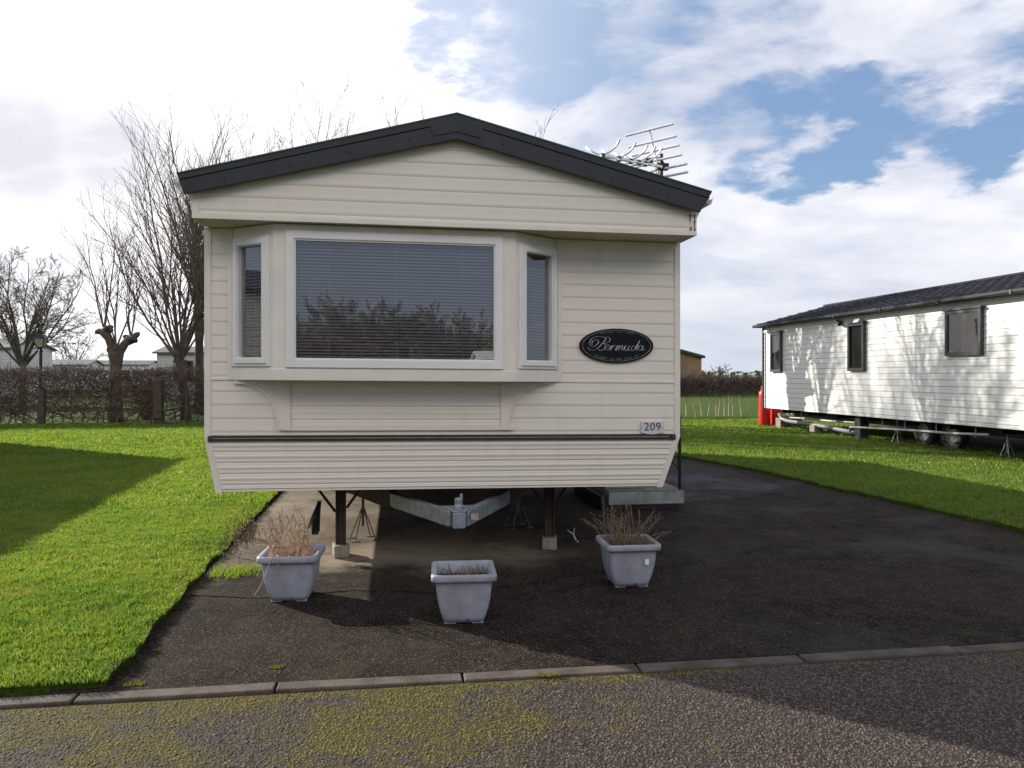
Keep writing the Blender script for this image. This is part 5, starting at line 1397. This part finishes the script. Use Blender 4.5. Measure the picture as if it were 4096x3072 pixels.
# openings of blue and firm cloud, as directions in the sky
for b_ in ((4050, 760, 0, 8, -.16), (3600, 740, 0, 7, -.15), (3200, 690, 0, 6, -.13), (2900, 590, 0, 5, -.08), (4300, 500, 0, 9, -.06), (4200, 120, 0, 9, -.05),
           (1600, 130, 0, 6, -.19), (2050, 110, 0, 7, -.15), (2350, 150, 0, 9, -.04), (2900, 150, 0, 7, -.06), (2500, -150, 0, 8, -.08), (3700, 60, 0, 9, -.05), (3100, 480, 0, 8, -.05),
           (3000, 1050, 1, 8, .20), (3600, 1000, 1, 7, .18), (4100, 1080, 1, 8, .20), (300, 700, 14, 27, .30), (1300, 700, 4, 13, .15), (3000, 1400, 1, 8, .2), (4000, 1400, 1, 8, .2)):
    blob(*b_)
back = ramp(nt, sp.outputs[1], (-.30, .32, -.27, 0)); cov = mth(nt, 'ADD', cov, back); cov = mth(nt, 'ADD', cov, ramp(nt, sp.outputs[2], (.50, .72, 0, -.34)))
hiback_fill = mth(nt, 'MULTIPLY', ramp(nt, sp.outputs[1], (-.55, -.15, 1, 0)), mth(nt, 'MULTIPLY', ramp(nt, sp.outputs[2], (.36, .46, 0, 1)), ramp(nt, sp.outputs[2], (.62, .78, 1, 0))))
cov = mth(nt, 'ADD', cov, mth(nt, 'MULTIPLY', hiback_fill, .55))
mask = ramp(nt, cov, (.465, .625, 0, 1))
toward = mth(nt, 'MULTIPLY', ramp(nt, dot(tuple(sd)), (.50, .76, 0, 1)), ramp(nt, sp.outputs[1], (-.05, .30, .15, 1)))
low = ramp(nt, sp.outputs[2], (.02, .16, 1, 0))
thick = ramp(nt, mth(nt, 'ADD', mth(nt, 'MULTIPLY', n2, .5), mth(nt, 'MULTIPLY', n4, .5)), (.40, .62, 1, 0))
ccol = mixc(nt, thick, (8.8, 8.9, 9.3), (5.6, 6.0, 7.2))
ccol = mixc(nt, mth(nt, 'MULTIPLY', low, .7), ccol, (5.3, 5.7, 6.7))
def spot(px, py, r0, r1):
    return ramp(nt, dot(dpx(px, py)), (math.cos(math.radians(r1)), math.cos(math.radians(r0)), 0, 1))
mauve = mth(nt, 'MAXIMUM', mth(nt, 'MAXIMUM', spot(60, 590, 1, 5.5), spot(420, 600, 0, 4.5)), mth(nt, 'MAXIMUM', spot(230, 1060, 0, 3.5), spot(40, 1100, 0, 3)))
mauve = mth(nt, 'MULTIPLY', mauve, ramp(nt, n4, (.36, .6, .3, 1)))
white = mixc(nt, mauve, (11.2, 11.0, 11.0), (7.3, 7.0, 7.9))
ccol = mixc(nt, toward, ccol, white)
ccol = mixc(nt, mth(nt, 'MULTIPLY', hiback_fill, .9), ccol, (20.5, 19.3, 18.3))   # unseen bright cloud patch, added behind the camera to light the front wall
blue = mixc(nt, .6, sky.outputs[0], (2.5, 4.0, 6.7))
blue = mixc(nt, ramp(nt, sp.outputs[1], (-.2, .35, .8, 0)), blue, (3.2, 3.55, 4.5))
toward2 = mth(nt, 'MULTIPLY', ramp(nt, dot(tuple(sd)), (.34, .86, 0, 1)), ramp(nt, sp.outputs[1], (-.05, .30, .15, 1)))
blue = mixc(nt, mth(nt, 'MULTIPLY', toward2, .9), blue, (7.4, 8.0, 9.4))
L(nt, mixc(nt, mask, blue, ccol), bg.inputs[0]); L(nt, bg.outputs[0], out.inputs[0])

cd = bpy.data.cameras.new('camera'); cam_o = bpy.data.objects.new('camera', cd); col.objects.link(cam_o)
cam_o.location = (0, 0, H); cam_o.rotation_euler = (math.pi / 2, 0, -TH)
cd.sensor_width = 36; cd.lens = 36 * F / 4096; cd.shift_y = -(1536 - 1503) / 4096
cd.clip_start = .05; cd.clip_end = 4000
scene.camera = cam_o
scene.render.engine = 'CYCLES'
scene.cycles.max_bounces = 7; scene.cycles.diffuse_bounces = 3; scene.cycles.glossy_bounces = 3; scene.cycles.transparent_max_bounces = 12
scene.cycles.caustics_reflective = False; scene.cycles.caustics_refractive = False
scene.cycles.use_denoising = True
vs_ = scene.view_settings; vs_.view_transform = 'Standard'; vs_.look = 'None'; vs_.exposure = .6; vs_.gamma = 1; vs_.use_curve_mapping = False
